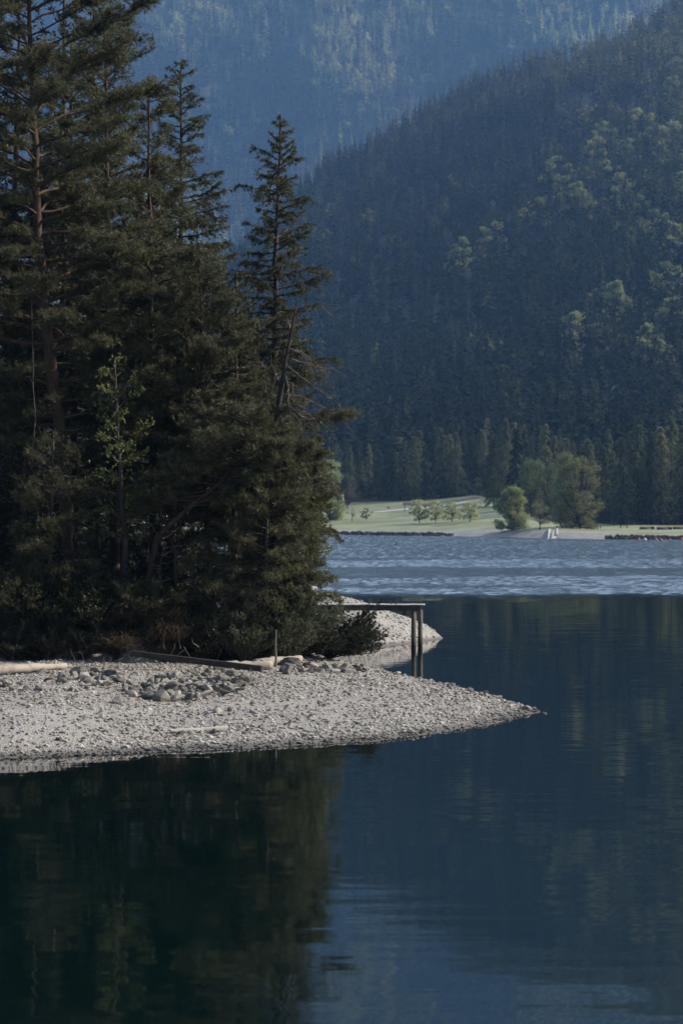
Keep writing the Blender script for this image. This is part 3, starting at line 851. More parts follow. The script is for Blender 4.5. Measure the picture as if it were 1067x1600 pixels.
# undergrowth along the bank, bush by bush
ug = [('dark young spruce', 8, 960, 86.5, SAP, 'spruce_needles', 1.9), ('dark leafy bush', 50, 985, 86.2, LEAF, 'leaf_dull', 1.7), ('young spruce with flat sprays', 30, 900, 89, SAP, 'spruce_needles', 2.4),
      ('round leafy bush', 98, 975, 86.3, LEAF, 'leaf_dull', 1.7), ('young spruce with light tips', 78, 925, 88.5, SAP, 'pine_needles', 2.0), ('light green leafy bush', 140, 930, 87.2, LEAF, 'leaf_dull', 1.7),
      ('dark leafy bush over the hollow', 150, 990, 86.2, LEAF, 'leaf_dull', 1.5), ('young spruce', 185, 960, 86.8, SAP, 'spruce_needles', 1.6), ('leafy bush with pale leaves', 205, 900, 88, LEAF, 'leaf_bright', 1.6),
      ('young pine', 225, 970, 86.6, PINE, 'pine_needles', 1.4), ('leafy bush', 262, 955, 86.8, LEAF, 'leaf_dull', 1.5), ('feathery young pine', 300, 930, 87.8, PINE, 'pine_needles', 1.8),
      ('twiggy leafy bush', 318, 985, 86.7, LEAF, 'leaf_dull', 1.3), ('drooping young pine', 352, 950, 87.6, PINE, 'pine_needles', 1.9), ('small leafy bush', 390, 985, 87.6, LEAF, 'leaf_bright', 1.2),
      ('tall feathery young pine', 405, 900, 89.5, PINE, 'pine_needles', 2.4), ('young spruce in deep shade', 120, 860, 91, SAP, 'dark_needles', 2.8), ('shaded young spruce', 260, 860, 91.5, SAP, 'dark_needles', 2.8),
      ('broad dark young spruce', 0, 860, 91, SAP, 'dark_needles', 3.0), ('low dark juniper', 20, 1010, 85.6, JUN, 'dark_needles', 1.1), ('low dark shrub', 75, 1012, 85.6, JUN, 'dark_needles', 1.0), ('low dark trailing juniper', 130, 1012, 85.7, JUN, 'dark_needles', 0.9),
      ('dark creeping shrub', 178, 1010, 85.8, JUN, 'dark_needles', 0.9)]
spots = ['at the left edge of the bank', 'behind the bleached log', 'in the shade left of the pale stem', 'beside the pale barked stem', 'between the leaning stems', 'right of the pale barked stem', 'above the stones',
         'left of the dry grass', 'in the middle of the wood', 'beside the thin bowed stem', 'above the dry grass', 'below the slanting red trunk', 'over the upper end of the dark beam', 'right of the slanting red trunk', 'above the lower end of the dark beam',
         'under the dead leaning pine', 'behind the pale barked stem', 'behind the crooked grey trunk', 'behind the leafy tree at the left', 'on the ground behind the bleached log', 'on the bank right of the bleached log', 'on the bank above the left stones', 'at the left end of the dark beam']
for i, ((lab, x, y, Y, f, mt, ln), sp) in enumerate(zip(ug, spots)):
    bush('bush', lab + ' ' + sp, 100 + i, x, y, Y, 30 if f is LEAF else 26, ln, f, mt, up=(0.35, 1.4))

# trees deeper in the wood: a few kinds, copied
deep = []
for k in range(3):
    base = np.zeros(3); H = 15.0
    pr = lambda x: 0.2 + 2.6 * (1 - x) ** 0.8
    br = branch_set(200 + k, 90, 0.05, 0.98, pr, spr_p0, spr_p1)
    f = dict(SPRUCE); f.update(tuft_gap=0.11, blades=5, len=0.15, wid=0.035, sub_gap=0.2)
    deep.append(make_tree('spruce_tree', 'dark spruce deep in the wood behind the shore trees', 'tree', base,
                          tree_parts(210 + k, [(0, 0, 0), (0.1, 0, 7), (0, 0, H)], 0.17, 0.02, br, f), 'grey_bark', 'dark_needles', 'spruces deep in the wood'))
rg = np.random.default_rng(77)
dpos = [(-60, 98, 300), (30, 99, -110), (100, 101, -70), (148, 103, 0), (10, 101, 250), (110, 103, 240), (200, 104, 360), (250, 101, 480), (330, 99, 560), (390, 101, 620), (60, 108, 200), (150, 110, 260), (300, 106, 540), (-130, 95, 150), (-200, 100, 100), (-260, 94, 60), (440, 100, 640), (410, 106, 620), (-40, 92, 420),
        (-20, 97, 720), (30, 98, 690), (70, 96, 740), (110, 99, 680), (150, 97, 720), (190, 99, 690), (230, 97, 730), (270, 98, 690), (310, 97, 740), (350, 99, 700), (390, 98, 740), (90, 106, 640), (170, 108, 650), (250, 106, 640), (330, 106, 660), (10, 104, 640), (430, 100, 760)]
for i, (x, Y, ytop) in enumerate(dpos):
    w = W(x, 1000, Y); z = float(near_z(w[0], Y)) - 0.1
    top = CAMH - (ytop - CY) / F * Y; s = (top - z) / 15.0
    loc = (w[0], Y, z)
    if i < 3:
        deep[i].location = loc; deep[i].scale = (s, s, s); deep[i].rotation_euler[2] = rg.uniform(0, 6)
    else:
        copy_tree(deep[i % 3], loc, rg.uniform(0, 6), s)

# dry grass tufts hanging over the eroded bank
def grass_tuft(label, seed, x, y, Y, n, ln, mt='dry_grass'):
    rg = np.random.default_rng(seed); base = W(x, y, Y)
    a = rg.uniform(0, 2 * PI, n); o = rg.normal(0, 0.16, (n, 3)) * [1.3, 0.6, 0.6]
    d = unit(np.stack([np.cos(a) * 0.7, np.sin(a) * 0.7 - 0.3, rg.uniform(0.1, 1.0, n)], 1)); l = ln * rg.uniform(0.5, 1.2, n)
    mid = o + d * (l * 0.55)[:, None]; tip = mid + unit(d + [0, -0.2, -1.1]) * (l * 0.5)[:, None]
    w = unit(np.cross(d, rg.normal(0, 1, (n, 3)))) * 0.008
    V = np.stack([o - w, o + w, mid + w, mid - w, tip], 1).reshape(-1, 3); i = np.arange(n)[:, None] * 5
    T = np.concatenate([i + [[0, 1, 2]], i + [[0, 2, 3]], i + [[3, 2, 4]]])
    tag(obj('grass_tuft', np_mesh('grass_tuft', V, T, False, np.repeat(rg.random(n), 5)), M[mt], None, base), label, 'grass tuft')

grass_tuft('tawny dry grass tuft hanging above the left end of the dark beam', 1, 262, 990, 85.6, 700, 0.55)
grass_tuft('small tawny grass tuft at the lip of the dark hollow', 2, 196, 1006, 85.2, 350, 0.4)
grass_tuft('tawny grass tuft higher on the bank under the thin bowed stem', 3, 268, 968, 86.0, 500, 0.5)
grass_tuft('green and tawny grass tuft in front of the boulders at the pole', 4, 400, 1020, 87.0, 300, 0.35, 'leaf_dull')

# roots and brushwood in the hollow under the leaning pines
def brush(label, seed, x, y, Y, n, spread, ln, r=0.012, vz=-0.25):
    rg = np.random.default_rng(seed); base = W(x, y, Y); b = MB()
    for k in range(n):
        p = rg.normal(0, 1, 3) * spread; v = unit((rg.normal(0, 1, 3) + [0, 0, vz])[None])[0]; q = [p]; l = ln * rg.uniform(0.5, 1.3)
        for s in range(7): v = unit((v + rg.normal(0, 0.3, 3))[None])[0]; q.append(q[-1] + v * l / 7)
        b.tube(q, np.linspace(r, r * 0.35, 8), 4, False)
    tag(obj('brushwood', b.mesh('brushwood', True), M['dead_wood'], None, base), label, 'brushwood')

brush('tangle of bare grey twigs hanging under the low spreading pine', 1, 345, 935, 87.0, 60, np.array([0.45, 0.3, 0.5]), 0.9)
brush('bare roots dangling in the dark hollow above the beam', 2, 335, 1000, 86.6, 34, np.array([0.4, 0.2, 0.25]), 0.7, 0.016)
brush('dry twigs washed up at the foot of the bank by the bleached log', 4, 170, 1048, 83.4, 30, np.array([0.8, 0.3, 0.04]), 0.6, 0.012, 0.0)
brush('dry twigs and bark caught between the heaped rocks', 5, 340, 1070, 81.0, 22, np.array([0.6, 0.3, 0.05]), 0.7, 0.014, 0.1)
brush('pale bleached root caught above the dark beam', 3, 285, 1012, 85.4, 6, np.array([0.25, 0.1, 0.05]), 0.6, 0.02, 0.1)

# fallen leaves, needles and low plants on the bank
rg = np.random.default_rng(404); n = 26000
gx = rg.uniform(-12, 0.2, n); gy = 85.0 + rg.random(n) ** 1.5 * 14
sm = soil_mask(gx, gy) > 0.6; gx, gy = gx[sm], gy[sm]; gz = near_z(gx, gy); n = len(gx)
o = np.stack([gx, gy, gz], 1); d = unit(np.stack([rg.normal(0, 0.5, n), rg.normal(0, 0.5, n), rg.uniform(0.3, 1, n)], 1)); l = rg.uniform(0.06, 0.28, n)
w = unit(np.cross(d, rg.normal(0, 1, (n, 3)))) * rg.uniform(0.01, 0.03, n)[:, None]
V = np.stack([o - w, o + w, o + d * l[:, None]], 1).reshape(-1, 3)
tag(obj('ground_cover', np_mesh('ground_cover', V, np.arange(len(V)).reshape(-1, 3), False, np.repeat(rg.random(n), 3)), M['leaf_dull']),
    'low dark plants covering the forest floor', 'ground cover', kind='stuff')

# ------------------------------------------------------------------ stones
def rock_mesh(seed, npts=18, flat=0.62):
    rg = np.random.default_rng(seed); bm = bmesh.new()
    p = unit(rg.normal(0, 1, (npts, 3))) * rg.uniform(0.82, 1.0, (npts, 1)) * [1.0, rg.uniform(0.65, 0.95), rg.uniform(flat * 0.8, flat * 1.25)]
    for c in p: bm.verts.new(c * 0.5)
    r = bmesh.ops.convex_hull(bm, input=bm.verts)
    bmesh.ops.delete(bm, geom=[e for e in set(r['geom_interior']) | set(r['geom_unused']) if isinstance(e, bmesh.types.BMVert)], context='VERTS')
    bmesh.ops.bevel(bm, geom=list(bm.edges), offset=0.035, segments=1, affect='EDGES', clamp_overlap=True)
    me = bpy.data.meshes.new('rock'); bm.to_mesh(me); bm.free(); return me

RM = {}
for mt in ('rock', 'rock_pale', 'rock_dark'):
    RM[mt] = []
    for k in range(9):
        me = rock_mesh(300 + k + len(mt) * 20, 10 + (k % 4) * 3, 0.5 + 0.1 * (k % 3)); me.materials.append(M[mt]); RM[mt].append(me)

def rock(X, Y, z, s, label, group=None, kind=None, rg=rngG):
    mt = kind or rg.choice(['rock', 'rock', 'rock_pale', 'rock_dark'], p=[0.27, 0.22, 0.1, 0.41])
    o = obj('rock', RM[mt][rg.integers(0, 9)], None, None, (X, Y, z))
    o.scale = (s * rg.uniform(0.85, 1.2), s * rg.uniform(0.8, 1.15), s * rg.uniform(0.75, 1.1))
    o.rotation_euler = (rg.normal(0, 0.3), rg.normal(0, 0.3), rg.uniform(0, 6.28))
    tag(o, label, 'rock', group); return o

def on_beach(x, y):
    p = ground_px(x, y, near_z, 62, 112); return p

rg = np.random.default_rng(17)
# the heap below the dark beam
g = 'rocks heaped below the dark beam'
hx0, hx1 = 195, 395
placed = 0
for k in range(135):
    x = rg.uniform(hx0, hx1); c = (x - 255) / 60
    top = np.interp(x, [195, 225, 250, 270, 300, 340, 380, 395], [1083, 1072, 1052, 1050, 1056, 1046, 1046, 1058])
    bot = np.interp(x, [195, 225, 250, 300, 340, 380, 395], [1088, 1092, 1095, 1096, 1088, 1080, 1075])
    p = on_beach(x, bot + rg.uniform(-6, 3)); t = rg.random() ** 1.2
    y = bot + (top - bot) * t
    Yp = p[1] + t * 2.3; q = W(x, y, Yp); zg = float(near_z(q[0], Yp)); s = rg.uniform(0.24, 0.56) * (1.1 - 0.3 * t)
    rock(q[0], Yp, max(zg + s * 0.2, min(q[2], zg + 0.8)), s, 'grey angular rock in the loose heap below the dark beam', g, rg=rg)
for x, y, s, lab, kd in [(228, 1092, .55, 'large flat dark stone at the lower left of the rock heap', 'rock_dark'), (252, 1096, .72, 'large sloping slab of stone at the foot of the rock heap', 'rock'),
                         (271, 1092, .55, 'pale boulder at the foot of the rock heap, right of the sloping slab', 'rock_pale'), (183, 1100, .48, 'rounded dark stone alone on the gravel left of the rock heap', 'rock'),
                         (341, 1114, .36, 'pale flat stone alone on the gravel below the heap, the left one of a pair', 'rock_pale'), (361, 1112, .34, 'upright grey stone alone on the gravel below the heap, the right one of a pair', 'rock')]:
    p = on_beach(x, y); rock(p[0], p[1], p[2] + s * 0.13, s, lab, None, kd, rg)
# left group
g = 'rocks scattered right of the bleached log'
for k in range(44):
    x = rg.normal(150, 28) if k % 3 else rg.uniform(60, 190); y = rg.uniform(1052, 1082) - 6 * math.exp(-((x - 150) / 30) ** 2)
    p = on_beach(x, y); s = rg.uniform(0.18, 0.5); rock(p[0], p[1], p[2] + s * 0.15, s, 'grey rock in the loose scatter to the right of the bleached log', g, rg=rg)
for x, y, s, lab, kd in [(130, 1062, .6, 'pale lumpy boulder in the scatter right of the bleached log', 'rock_pale'), (176, 1058, .6, 'dark angular boulder at the right end of the scatter by the bleached log', 'rock_dark'),
                         (96, 1068, .5, 'dark flat stone between the bleached log and the pale boulder', 'rock_dark'), (40, 1080, .34, 'dark stone lying alone below the bleached log', 'rock_dark')]:
    p = on_beach(x, y); rock(p[0], p[1], p[2] + s * 0.13, s, lab, None, kd, rg)
g = 'dark rocks under the near end of the bleached log'
for x, y, s in [(4, 1076, .42), (12, 1072, .3), (18, 1080, .26), (2, 1066, .35), (26, 1076, .18)]:
    p = on_beach(x, y); rock(p[0], p[1], p[2] + s * 0.15, s, 'dark rock below the near end of the bleached log', g, 'rock_dark', rg)
# right group by the pole
for x, y, s, lab, kd in [(458, 1042, .85, 'biggest boulder, dark and sloping, beside the thin pole', 'rock_dark'), (450, 1054, .6, 'long grey boulder lying in front of the biggest boulder', 'rock'),
                         (472, 1053, .42, 'rounded grey stone right of the long boulder', 'rock'), (497, 1052, .5, 'grey wedge shaped boulder below the mountain pine', 'rock'), (489, 1044, .5, 'pale sloping boulder under the mountain pine', 'rock_pale'),
                         (524, 1052, .42, 'pale pointed boulder in the row below the mountain pine', 'rock_pale'), (542, 1052, .48, 'grey block at the right end of the row below the mountain pine', 'rock')]:
    p = on_beach(x, y); rock(p[0], p[1], p[2] + s * 0.16, s, lab, None, kd, rg)
g = 'rocks in the row below the mountain pine'
for k in range(30):
    x = rg.uniform(440, 580); y = np.interp(x, [440, 500, 580], [1048, 1045, 1050]) + rg.uniform(-5, 6)
    p = on_beach(x, y); s = rg.uniform(0.18, 0.5); rock(p[0], p[1], p[2] + s * 0.12, s, 'small grey rock in the row below the mountain pine', g, rg=rg)
# along the crest to the tip
g = 'rocks along the far edge of the gravel point'
for k in range(34):
    x = rg.uniform(575, 838); y = np.interp(x, [560, 700, 838], [1044, 1071, 1108]) + rg.uniform(-2, 6)
    p = on_beach(x, y); s = rg.uniform(0.1, 0.26); rock(p[0], p[1], p[2] + s * 0.1, s, 'small rock on the far edge of the gravel point', g, rg=rg)
for x, y, s, lab, kd in [(734, 1082, .34, 'dark rock on the far edge of the gravel point, left one of a pair', 'rock_dark'), (755, 1085, .36, 'dark pointed rock on the far edge of the gravel point, right one of a pair', 'rock_dark'),
                         (822, 1109, .34, 'brownish rock at the very tip of the gravel point', 'rock')]:
    p = on_beach(x, y); rock(p[0], p[1], p[2] + s * 0.13, s, lab, None, kd, rg)
rock(W(850, 1114, 77.6)[0], 77.6, 0.0, 0.2, 'lone dark stone standing in the water off the tip', None, 'rock_dark', rg)
# singles over the beach
g = 'loose stones on the open gravel'
for k in range(80):
    x = rg.uniform(5, 640); y = rg.uniform(1068, 1160); p = on_beach(x, y)
    if p[2] < 0.04: continue
    s = rg.uniform(0.1, 0.24); rock(p[0], p[1], p[2] + s * 0.08, s, 'loose stone lying on the open gravel of the beach', g, rg=rg)

# pebbles nobody could count
def pebbles(name, label, n, xr, yr, smin, smax, seed, zmin=-0.03, zmax=9.0):
    rg = np.random.default_rng(seed)
    x = rg.uniform(*xr, n); y = rg.uniform(*yr, n); z = near_z(x, y); k = (z > zmin) & (z < zmax) & (soil_mask(x, y) < 0.5)
    dens = fbm(x * 0.6, y * 0.35, 71, 3); k &= (rg.random(n) < 0.62 + dens * 0.7)
    x, y, z = x[k], y[k], z[k]; n = len(x)
    ico = bmesh.new(); bmesh.ops.create_icosphere(ico, subdivisions=1, radius=0.5)
    bv = np.array([v.co[:] for v in ico.verts]); bt = np.array([[v.index for v in f.verts] for f in ico.faces]); ico.free()
    s = smin + (smax - smin) * rg.random(n) ** 3.2
    sc = s[:, None] * np.stack([rg.uniform(0.8, 1.4, n), rg.uniform(0.8, 1.3, n), rg.uniform(0.4, 0.8, n)], 1)
    v = bv[None] * (1 + rg.normal(0, 0.13, (n, len(bv), 1))) * sc[:, None]
    a = rg.uniform(0, 6.28, n); c, sn = np.cos(a)[:, None], np.sin(a)[:, None]
    tl = rg.normal(0, 0.35, n)[:, None]
    X = v[:, :, 0] * c - v[:, :, 1] * sn; Yv = v[:, :, 0] * sn + v[:, :, 1] * c; Z = v[:, :, 2] + X * tl
    V = np.stack([X + x[:, None], Yv + y[:, None], Z + (z + s * 0.12)[:, None]], -1).reshape(-1, 3)
    T = (bt[None] + (np.arange(n) * len(bv))[:, None, None]).reshape(-1, 3)
    tint = np.repeat(rg.random(n), len(bv))
    tag(obj(name, np_mesh(name, V, T, False, tint), M['pebble']), label, 'gravel', kind='stuff')


m, nt, b = mat_new('pebble'); M['pebble'] = m
at = N(nt, 'ShaderNodeAttribute', attribute_name='tint')
r = ramp(nt, at.outputs['Fac'], [(0.0, (0.09, 0.084, 0.078)), (0.2, (0.26, 0.24, 0.215)), (0.35, (0.36, 0.335, 0.305)), (0.75, (0.46, 0.432, 0.396)), (1.0, (0.64, 0.61, 0.57))])
geo = N(nt, 'ShaderNodeNewGeometry'); sx = N(nt, 'ShaderNodeSeparateXYZ'); nt.links.new(geo.outputs['Position'], sx.inputs[0])
wet = N(nt, 'ShaderNodeMapRange'); wet.inputs['From Min'].default_value = 0.05; wet.inputs['From Max'].default_value = 0.13; wet.inputs['To Min'].default_value = 0.3; wet.inputs['To Max'].default_value = 1.0
nt.links.new(sx.outputs['Z'], wet.inputs['Value'])
mul = N(nt, 'ShaderNodeMix', data_type='RGBA', blend_type='MULTIPLY'); mul.inputs['Factor'].default_value = 1.0
nt.links.new(r.outputs[0], mul.inputs[6]); nt.links.new(wet.outputs[0], mul.inputs[7]); nt.links.new(mul.outputs[2], b.inputs['Base Color'])
pebbles('gravel', 'pale pebbles covering the beach', 70000, (-9.5, 6.2), (62, 95), 0.02, 0.13, 1)
pebbles('gravel', 'pale pebbles covering the spit behind the jetty', 9000, (-3, 5), (111, 126), 0.04, 0.16, 2, 0.05)


pebbles('gravel', 'coarser stones along the water line of the beach', 14000, (-9.5, 6.2), (61, 84), 0.035, 0.15, 3, -0.04, 0.2)

# ------------------------------------------------------------------ driftwood
def log(name, label, a, b_, r0, r1, mat, seed, n=12, cat='log'):
    rg = np.random.default_rng(seed); a = np.array(a); b_ = np.array(b_); t = np.linspace(0, 1, 14)
    C = a + (b_ - a) * t[:, None]; stubs = [(C[i].copy(), rg.normal(0, 1, 3)) for i in (3, 6, 8, 11)]; C[1:-1] += rg.normal(0, r0 * 0.10, (12, 3))
    R = (r0 + (r1 - r0) * t) * rg.uniform(0.93, 1.07, 14)
    base = C.mean(0); mb = MB(); mb.tube(C - base, R, n)
    for p, d in stubs:
        d[2] = abs(d[2]); d = unit(d[None])[0]; mb.tube([p - base, p - base + d * r0 * 1.25], [r0 * 0.3, r0 * 0.2], 7)
    return tag(obj(name, mb.mesh(name, True), M[mat], None, base), label, cat)

def gp(x, y, dz=0.0):
    p = on_beach(x, y); return p + np.array([0, 0, dz])

log('driftwood_log', 'thick bleached log lying at the foot of the bank at the left edge', gp(-30, 1058, 0.18), gp(103, 1046, 0.10), 0.16, 0.08, 'log_wood', 1)
log('driftwood_log', 'pale log under the lower end of the dark beam', gp(335, 1047, 0.12), gp(424, 1046, 0.12), 0.13, 0.13, 'log_wood', 2)
log('driftwood_log', 'pale bleached log behind the biggest boulder', gp(398, 1042, 0.12), gp(470, 1038, 0.16), 0.13, 0.11, 'log_wood', 3)
log('driftwood_stick', 'thin dark stick lying on the gravel below the rock heap', gp(300, 1076, 0.12), gp(336, 1082, 0.06), 0.04, 0.02, 'dead_wood', 4, 8, 'stick')
log('driftwood_stick', 'short bleached stick in the dark hollow of the bank', gp(145, 1038, 0.25), gp(160, 1036, 0.25), 0.05, 0.04, 'dead_wood', 5, 8, 'stick')
a, b_ = W(206, 1021, 83.5), W(410, 1045, 82.2)
c = (a + b_) / 2; mb = MB(); L_ = np.linalg.norm(b_ - a); dx = b_ - a
mb.box((0, 0, 0), (L_, 0.2, 0.17), math.atan2(dx[1], dx[0]), -math.asin(dx[2] / L_))
o = obj('wooden_beam', mb.mesh('wooden_beam'), M['beam_wood'], None, c)
bv_ = o.modifiers.new('edge', 'BEVEL'); bv_.width = 0.012; bv_.segments = 2
tag(o, 'long dark squared beam leaning down across the rock heap', 'beam')
a, b_ = gp(265, 1147, 0.075), gp(355, 1142, 0.085)
mb = MB(); dx = b_ - a; L_ = np.linalg.norm(dx)
mb.box((0, 0, 0), (L_, 0.16, 0.045), math.atan2(dx[1], dx[0]), -math.asin(dx[2] / L_))
o = obj('plank', mb.mesh('plank'), M['plank_wood'], None, (a + b_) / 2); bv_ = o.modifiers.new('edge', 'BEVEL'); bv_.width = 0.008; bv_.segments = 2
tag(o, 'pale weathered plank lying flat on the gravel near the water', 'plank')
p = on_beach(283, 1150); rock(p[0], p[1], p[2] + .06, .3, 'dark flat stone under the left end of the pale plank', None, 'rock_dark', rg)
p = on_beach(334, 1147); rock(p[0], p[1], p[2] + .05, .26, 'dark flat stone under the right end of the pale plank', None, 'rock_dark', rg)
p = on_beach(431, 1042); mb = MB()
mb.tube([(0, 0, -0.2), (0.005, 0, 0.3), (-0.01, 0, 0.6), (0.01, 0, 1.12)], [0.04, 0.036, 0.026, 0.014], 9)
tag(obj('thin_pole', mb.mesh('thin_pole', True), M['pole_wood'], None, p), 'thin upright grey pole stuck in the gravel beside the biggest boulder', 'pole')
# thin reed bent at the waterline
p = on_beach(676, 1154); mb = MB(); p[1] -= 0.5; p[2] = 0
mb.tube([(0, 0, -0.1), (0.02, 0, 0.1), (0.07, 0, 0.22), (0.12, 0, 0.26)], [0.008, 0.007, 0.006, 0.004], 5)
tag(obj('reed_stem', mb.mesh('reed_stem', True), M['dry_grass'] if False else M['dead_wood'], None, p), 'single thin bent stem standing in the shallow water', 'reed')

# ------------------------------------------------------------------ jetty
def jetty():
    A = np.array([W(663, 944, 113.7)[0], 113.7]); ang = math.radians(176.5)      # towards the land
    root = empty('jetty', (A[0], A[1], 0), ang)
    tag(root, 'weathered wooden jetty on two tall posts reaching out from the bushes', 'jetty')
    zt = W(663, 944.0, 113.7)[2]; Lj = 6.4; Wd = 1.15
    for k in range(44):
        mb = MB(); mb.box((0.07 + k * 0.146, rngG.normal(0, 0.012), zt - 0.02 + rngG.normal(0, 0.003)), (0.136, Wd, 0.04), rngG.normal(0, 0.006))
        obj('deck_board', mb.mesh('deck_board'), M['deck_wood'], root)
    for s in (-1, 1):
        mb = MB(); mb.box((Lj / 2 + 0.12, s * 0.46, zt - 0.143), (Lj - 0.1, 0.12, 0.2)); obj('beam', mb.mesh('beam'), M['jetty_wood'], root)
    for xx, dz in ((0.5, 0.0), (4.55, 0.0)):
        mb = MB(); mb.box((xx + 0.28, 0, zt - 0.33), (0.18, Wd - 0.1, 0.17)); obj('crossbeam', mb.mesh('crossbeam'), M['jetty_wood'], root)
    for xx, s in ((0.41, 0.48), (0.18, -0.48), (4.62, 0.42), (4.62, -0.42)):
        mb = MB(); pts = [(xx, s, -1.2), (xx + 0.01, s, 0.5), (xx, s, zt - 0.245)]
        mb.tube(pts, [0.1, 0.098, 0.095], 14); obj('post', mb.mesh('post', True), M['post_wood'], root)
    mb = MB(); mb.box((4.0, 0, zt - 0.3), (1.6, 0.3, 0.14)); obj('brace', mb.mesh('brace'), M['jetty_wood'], root)
    for xx, s in ((1.12, 0.3), (1.34, -0.1)):
        mb = MB(); mb.tube([(xx, s, zt), (xx, s, zt + 0.07), (xx + 0.01, s, zt + 0.10)], [0.035, 0.035, 0.02], 8); obj('mooring_peg', mb.mesh('mooring_peg', True), M['jetty_wood'], root)

jetty()

# ------------------------------------------------------------------ far shore trees
def far_spruce_mesh(seed, n=2600, width=0.17, base_col=(0.03, 0.042, 0.022), var=0.5, low=0.05):
    """unit-height conifer: whorled boughs of small drooping sprays"""
    rg = np.random.default_rng(seed)
    nb = 120
    hb = low + (1 - low) * (np.arange(nb) + rg.random(nb)) / nb; ab = rg.uniform(0, 2 * PI, nb)
    Lb = width * (1.02 - hb) ** 0.8 * rg.uniform(0.6, 1.2, nb) + 0.012
    bi = rg.integers(0, nb, n); u = rg.random(n) ** 0.7
    a = ab[bi] + rg.normal(0, 0.22, n) * (1.2 - u)
    r = Lb[bi] * u
    p = np.stack([np.cos(a) * r, np.sin(a) * r, hb[bi] - 0.35 * r - 0.4 * r * u + 0.02 + rg.normal(0, 0.004, n)], 1)
    d = unit(np.stack([np.cos(a) + rg.normal(0, 0.5, n), np.sin(a) + rg.normal(0, 0.5, n), -0.45 + rg.normal(0, 0.35, n)], 1))
    l = rg.uniform(0.018, 0.042, n)[:, None]; w = unit(np.cross(d, rg.normal(0, 1, (n, 3)))) * rg.uniform(0.004, 0.010, n)[:, None]
    V = np.stack([p - w, p + w, p + d * l], 1).reshape(-1, 3)
    c = np.array(base_col)[None] * (1 + var * (rg.random((n, 1)) - 0.5)) * (1 + 0.5 * (rg.random(nb)[bi][:, None] - 0.5))
    return V, np.arange(len(V)).reshape(-1, 3), np.repeat(c, 3, 0)


def far_leafy_mesh(seed, n=4200, width=0.42, base_col=(0.09, 0.105, 0.04), clumps=34, z0=0.16, leaf=0.022, fill=1.0, var=0.5):
    """unit-height broad crown: leaf clumps spread through an uneven volume"""
    rg = np.random.default_rng(seed)
    cz = z0 + (1 - z0) * rg.random(clumps); t = (cz - z0) / (1 - z0)
    rad = width * np.sqrt(np.clip(1 - (2 * t - 0.85) ** 2 / 1.4, 0.05, 1)) * rg.uniform(0.3, 1.0, clumps); a = rg.uniform(0, 2 * PI, clumps)
    cc = np.stack([np.cos(a) * rad, np.sin(a) * rad, cz * 0.94], 1); cr = rg.uniform(0.06, 0.13, clumps)
    ci = rg.integers(0, clumps, n); q = unit(rg.normal(0, 1, (n, 3))) * (rg.random((n, 1)) ** 0.45)
    p = cc[ci] + q * cr[ci][:, None] * [1, 1, 0.75]
    d = unit(rg.normal(0, 1, (n, 3)) + [0, 0, -0.2]); l = 1.25 * leaf * rg.uniform(0.6, 1.4, n)[:, None]
    w = unit(np.cross(d, rg.normal(0, 1, (n, 3)))) * (leaf * 0.55) * fill
    V = np.stack([p - w, p + w, p + d * l], 1).reshape(-1, 3)
    c = 2.4 * np.array(base_col)[None] * (1 + var * (rg.random((n, 1)) - 0.5)) * (1 + 0.5 * (rg.random(clumps)[ci][:, None] - 0.5))
    stems = MB(); stems.tube([(0, 0, -0.02), (0.01, 0, z0), (0, 0.01, 0.6)], [0.022, 0.016, 0.006], 7)
    for k in range(clumps):
        s = np.array([0, 0, z0 * 0.8 + 0.4 * rg.random() * cc[k, 2]]); stems.tube([s, (s + cc[k]) / 2 + [0, 0, -0.01], cc[k]], [0.009, 0.006, 0.003], 4, False)
    return (V, np.arange(len(V)).reshape(-1, 3), np.repeat(c, 3, 0)), stems


def far_tree_root(name, label, cat, crown, trunk_mesh, group=None):
    root = empty(name, (0, 0, 0)); tag(root, label, cat, group)
    obj('trunk', trunk_mesh, M['far_bark'], root)
    obj('crown', np_mesh('crown', crown[0], crown[1], False, crown[2]), M['far_leaf'], root)
    return root


spr = []
kinds = [('tall dark spruce in the forest belt behind the meadow', 'dark spruces of the belt behind the meadow', (0.07, 0.086, 0.05)),
         ('mid green spruce in the forest belt behind the meadow', 'mid green spruces of the belt behind the meadow', (0.15, 0.165, 0.088)),
         ('light green larch in the forest belt behind the meadow', 'light green larches of the belt behind the meadow', (0.22, 0.225, 0.115))]
for k in range(6):
    t = MB(); t.tube([(0, 0, -0.02), (0, 0, 0.5), (0, 0, 0.98)], [0.014, 0.009, 0.002], 6)
    lab, grp, colr = kinds[(0, 0, 1, 1, 2, 0)[k]]
    spr.append(far_tree_root('larch_tree' if k == 4 else 'spruce_tree', lab, 'tree', far_spruce_mesh(500 + k, 3000, (0.15, 0.19, 0.17, 0.2, 0.17, 0.13)[k], colr), t.mesh('trunk', True), grp))
used = [False] * 6
def put_spruce(k, loc, h, rz, sx=1.0):
    sc = (h * sx, h * sx, h)
    if not used[k]:
        used[k] = True; spr[k].location = tuple(map(float, loc)); spr[k].scale = sc; spr[k].rotation_euler[2] = rz
    else: copy_tree(spr[k], loc, rz, sc)

rg = np.random.default_rng(600)
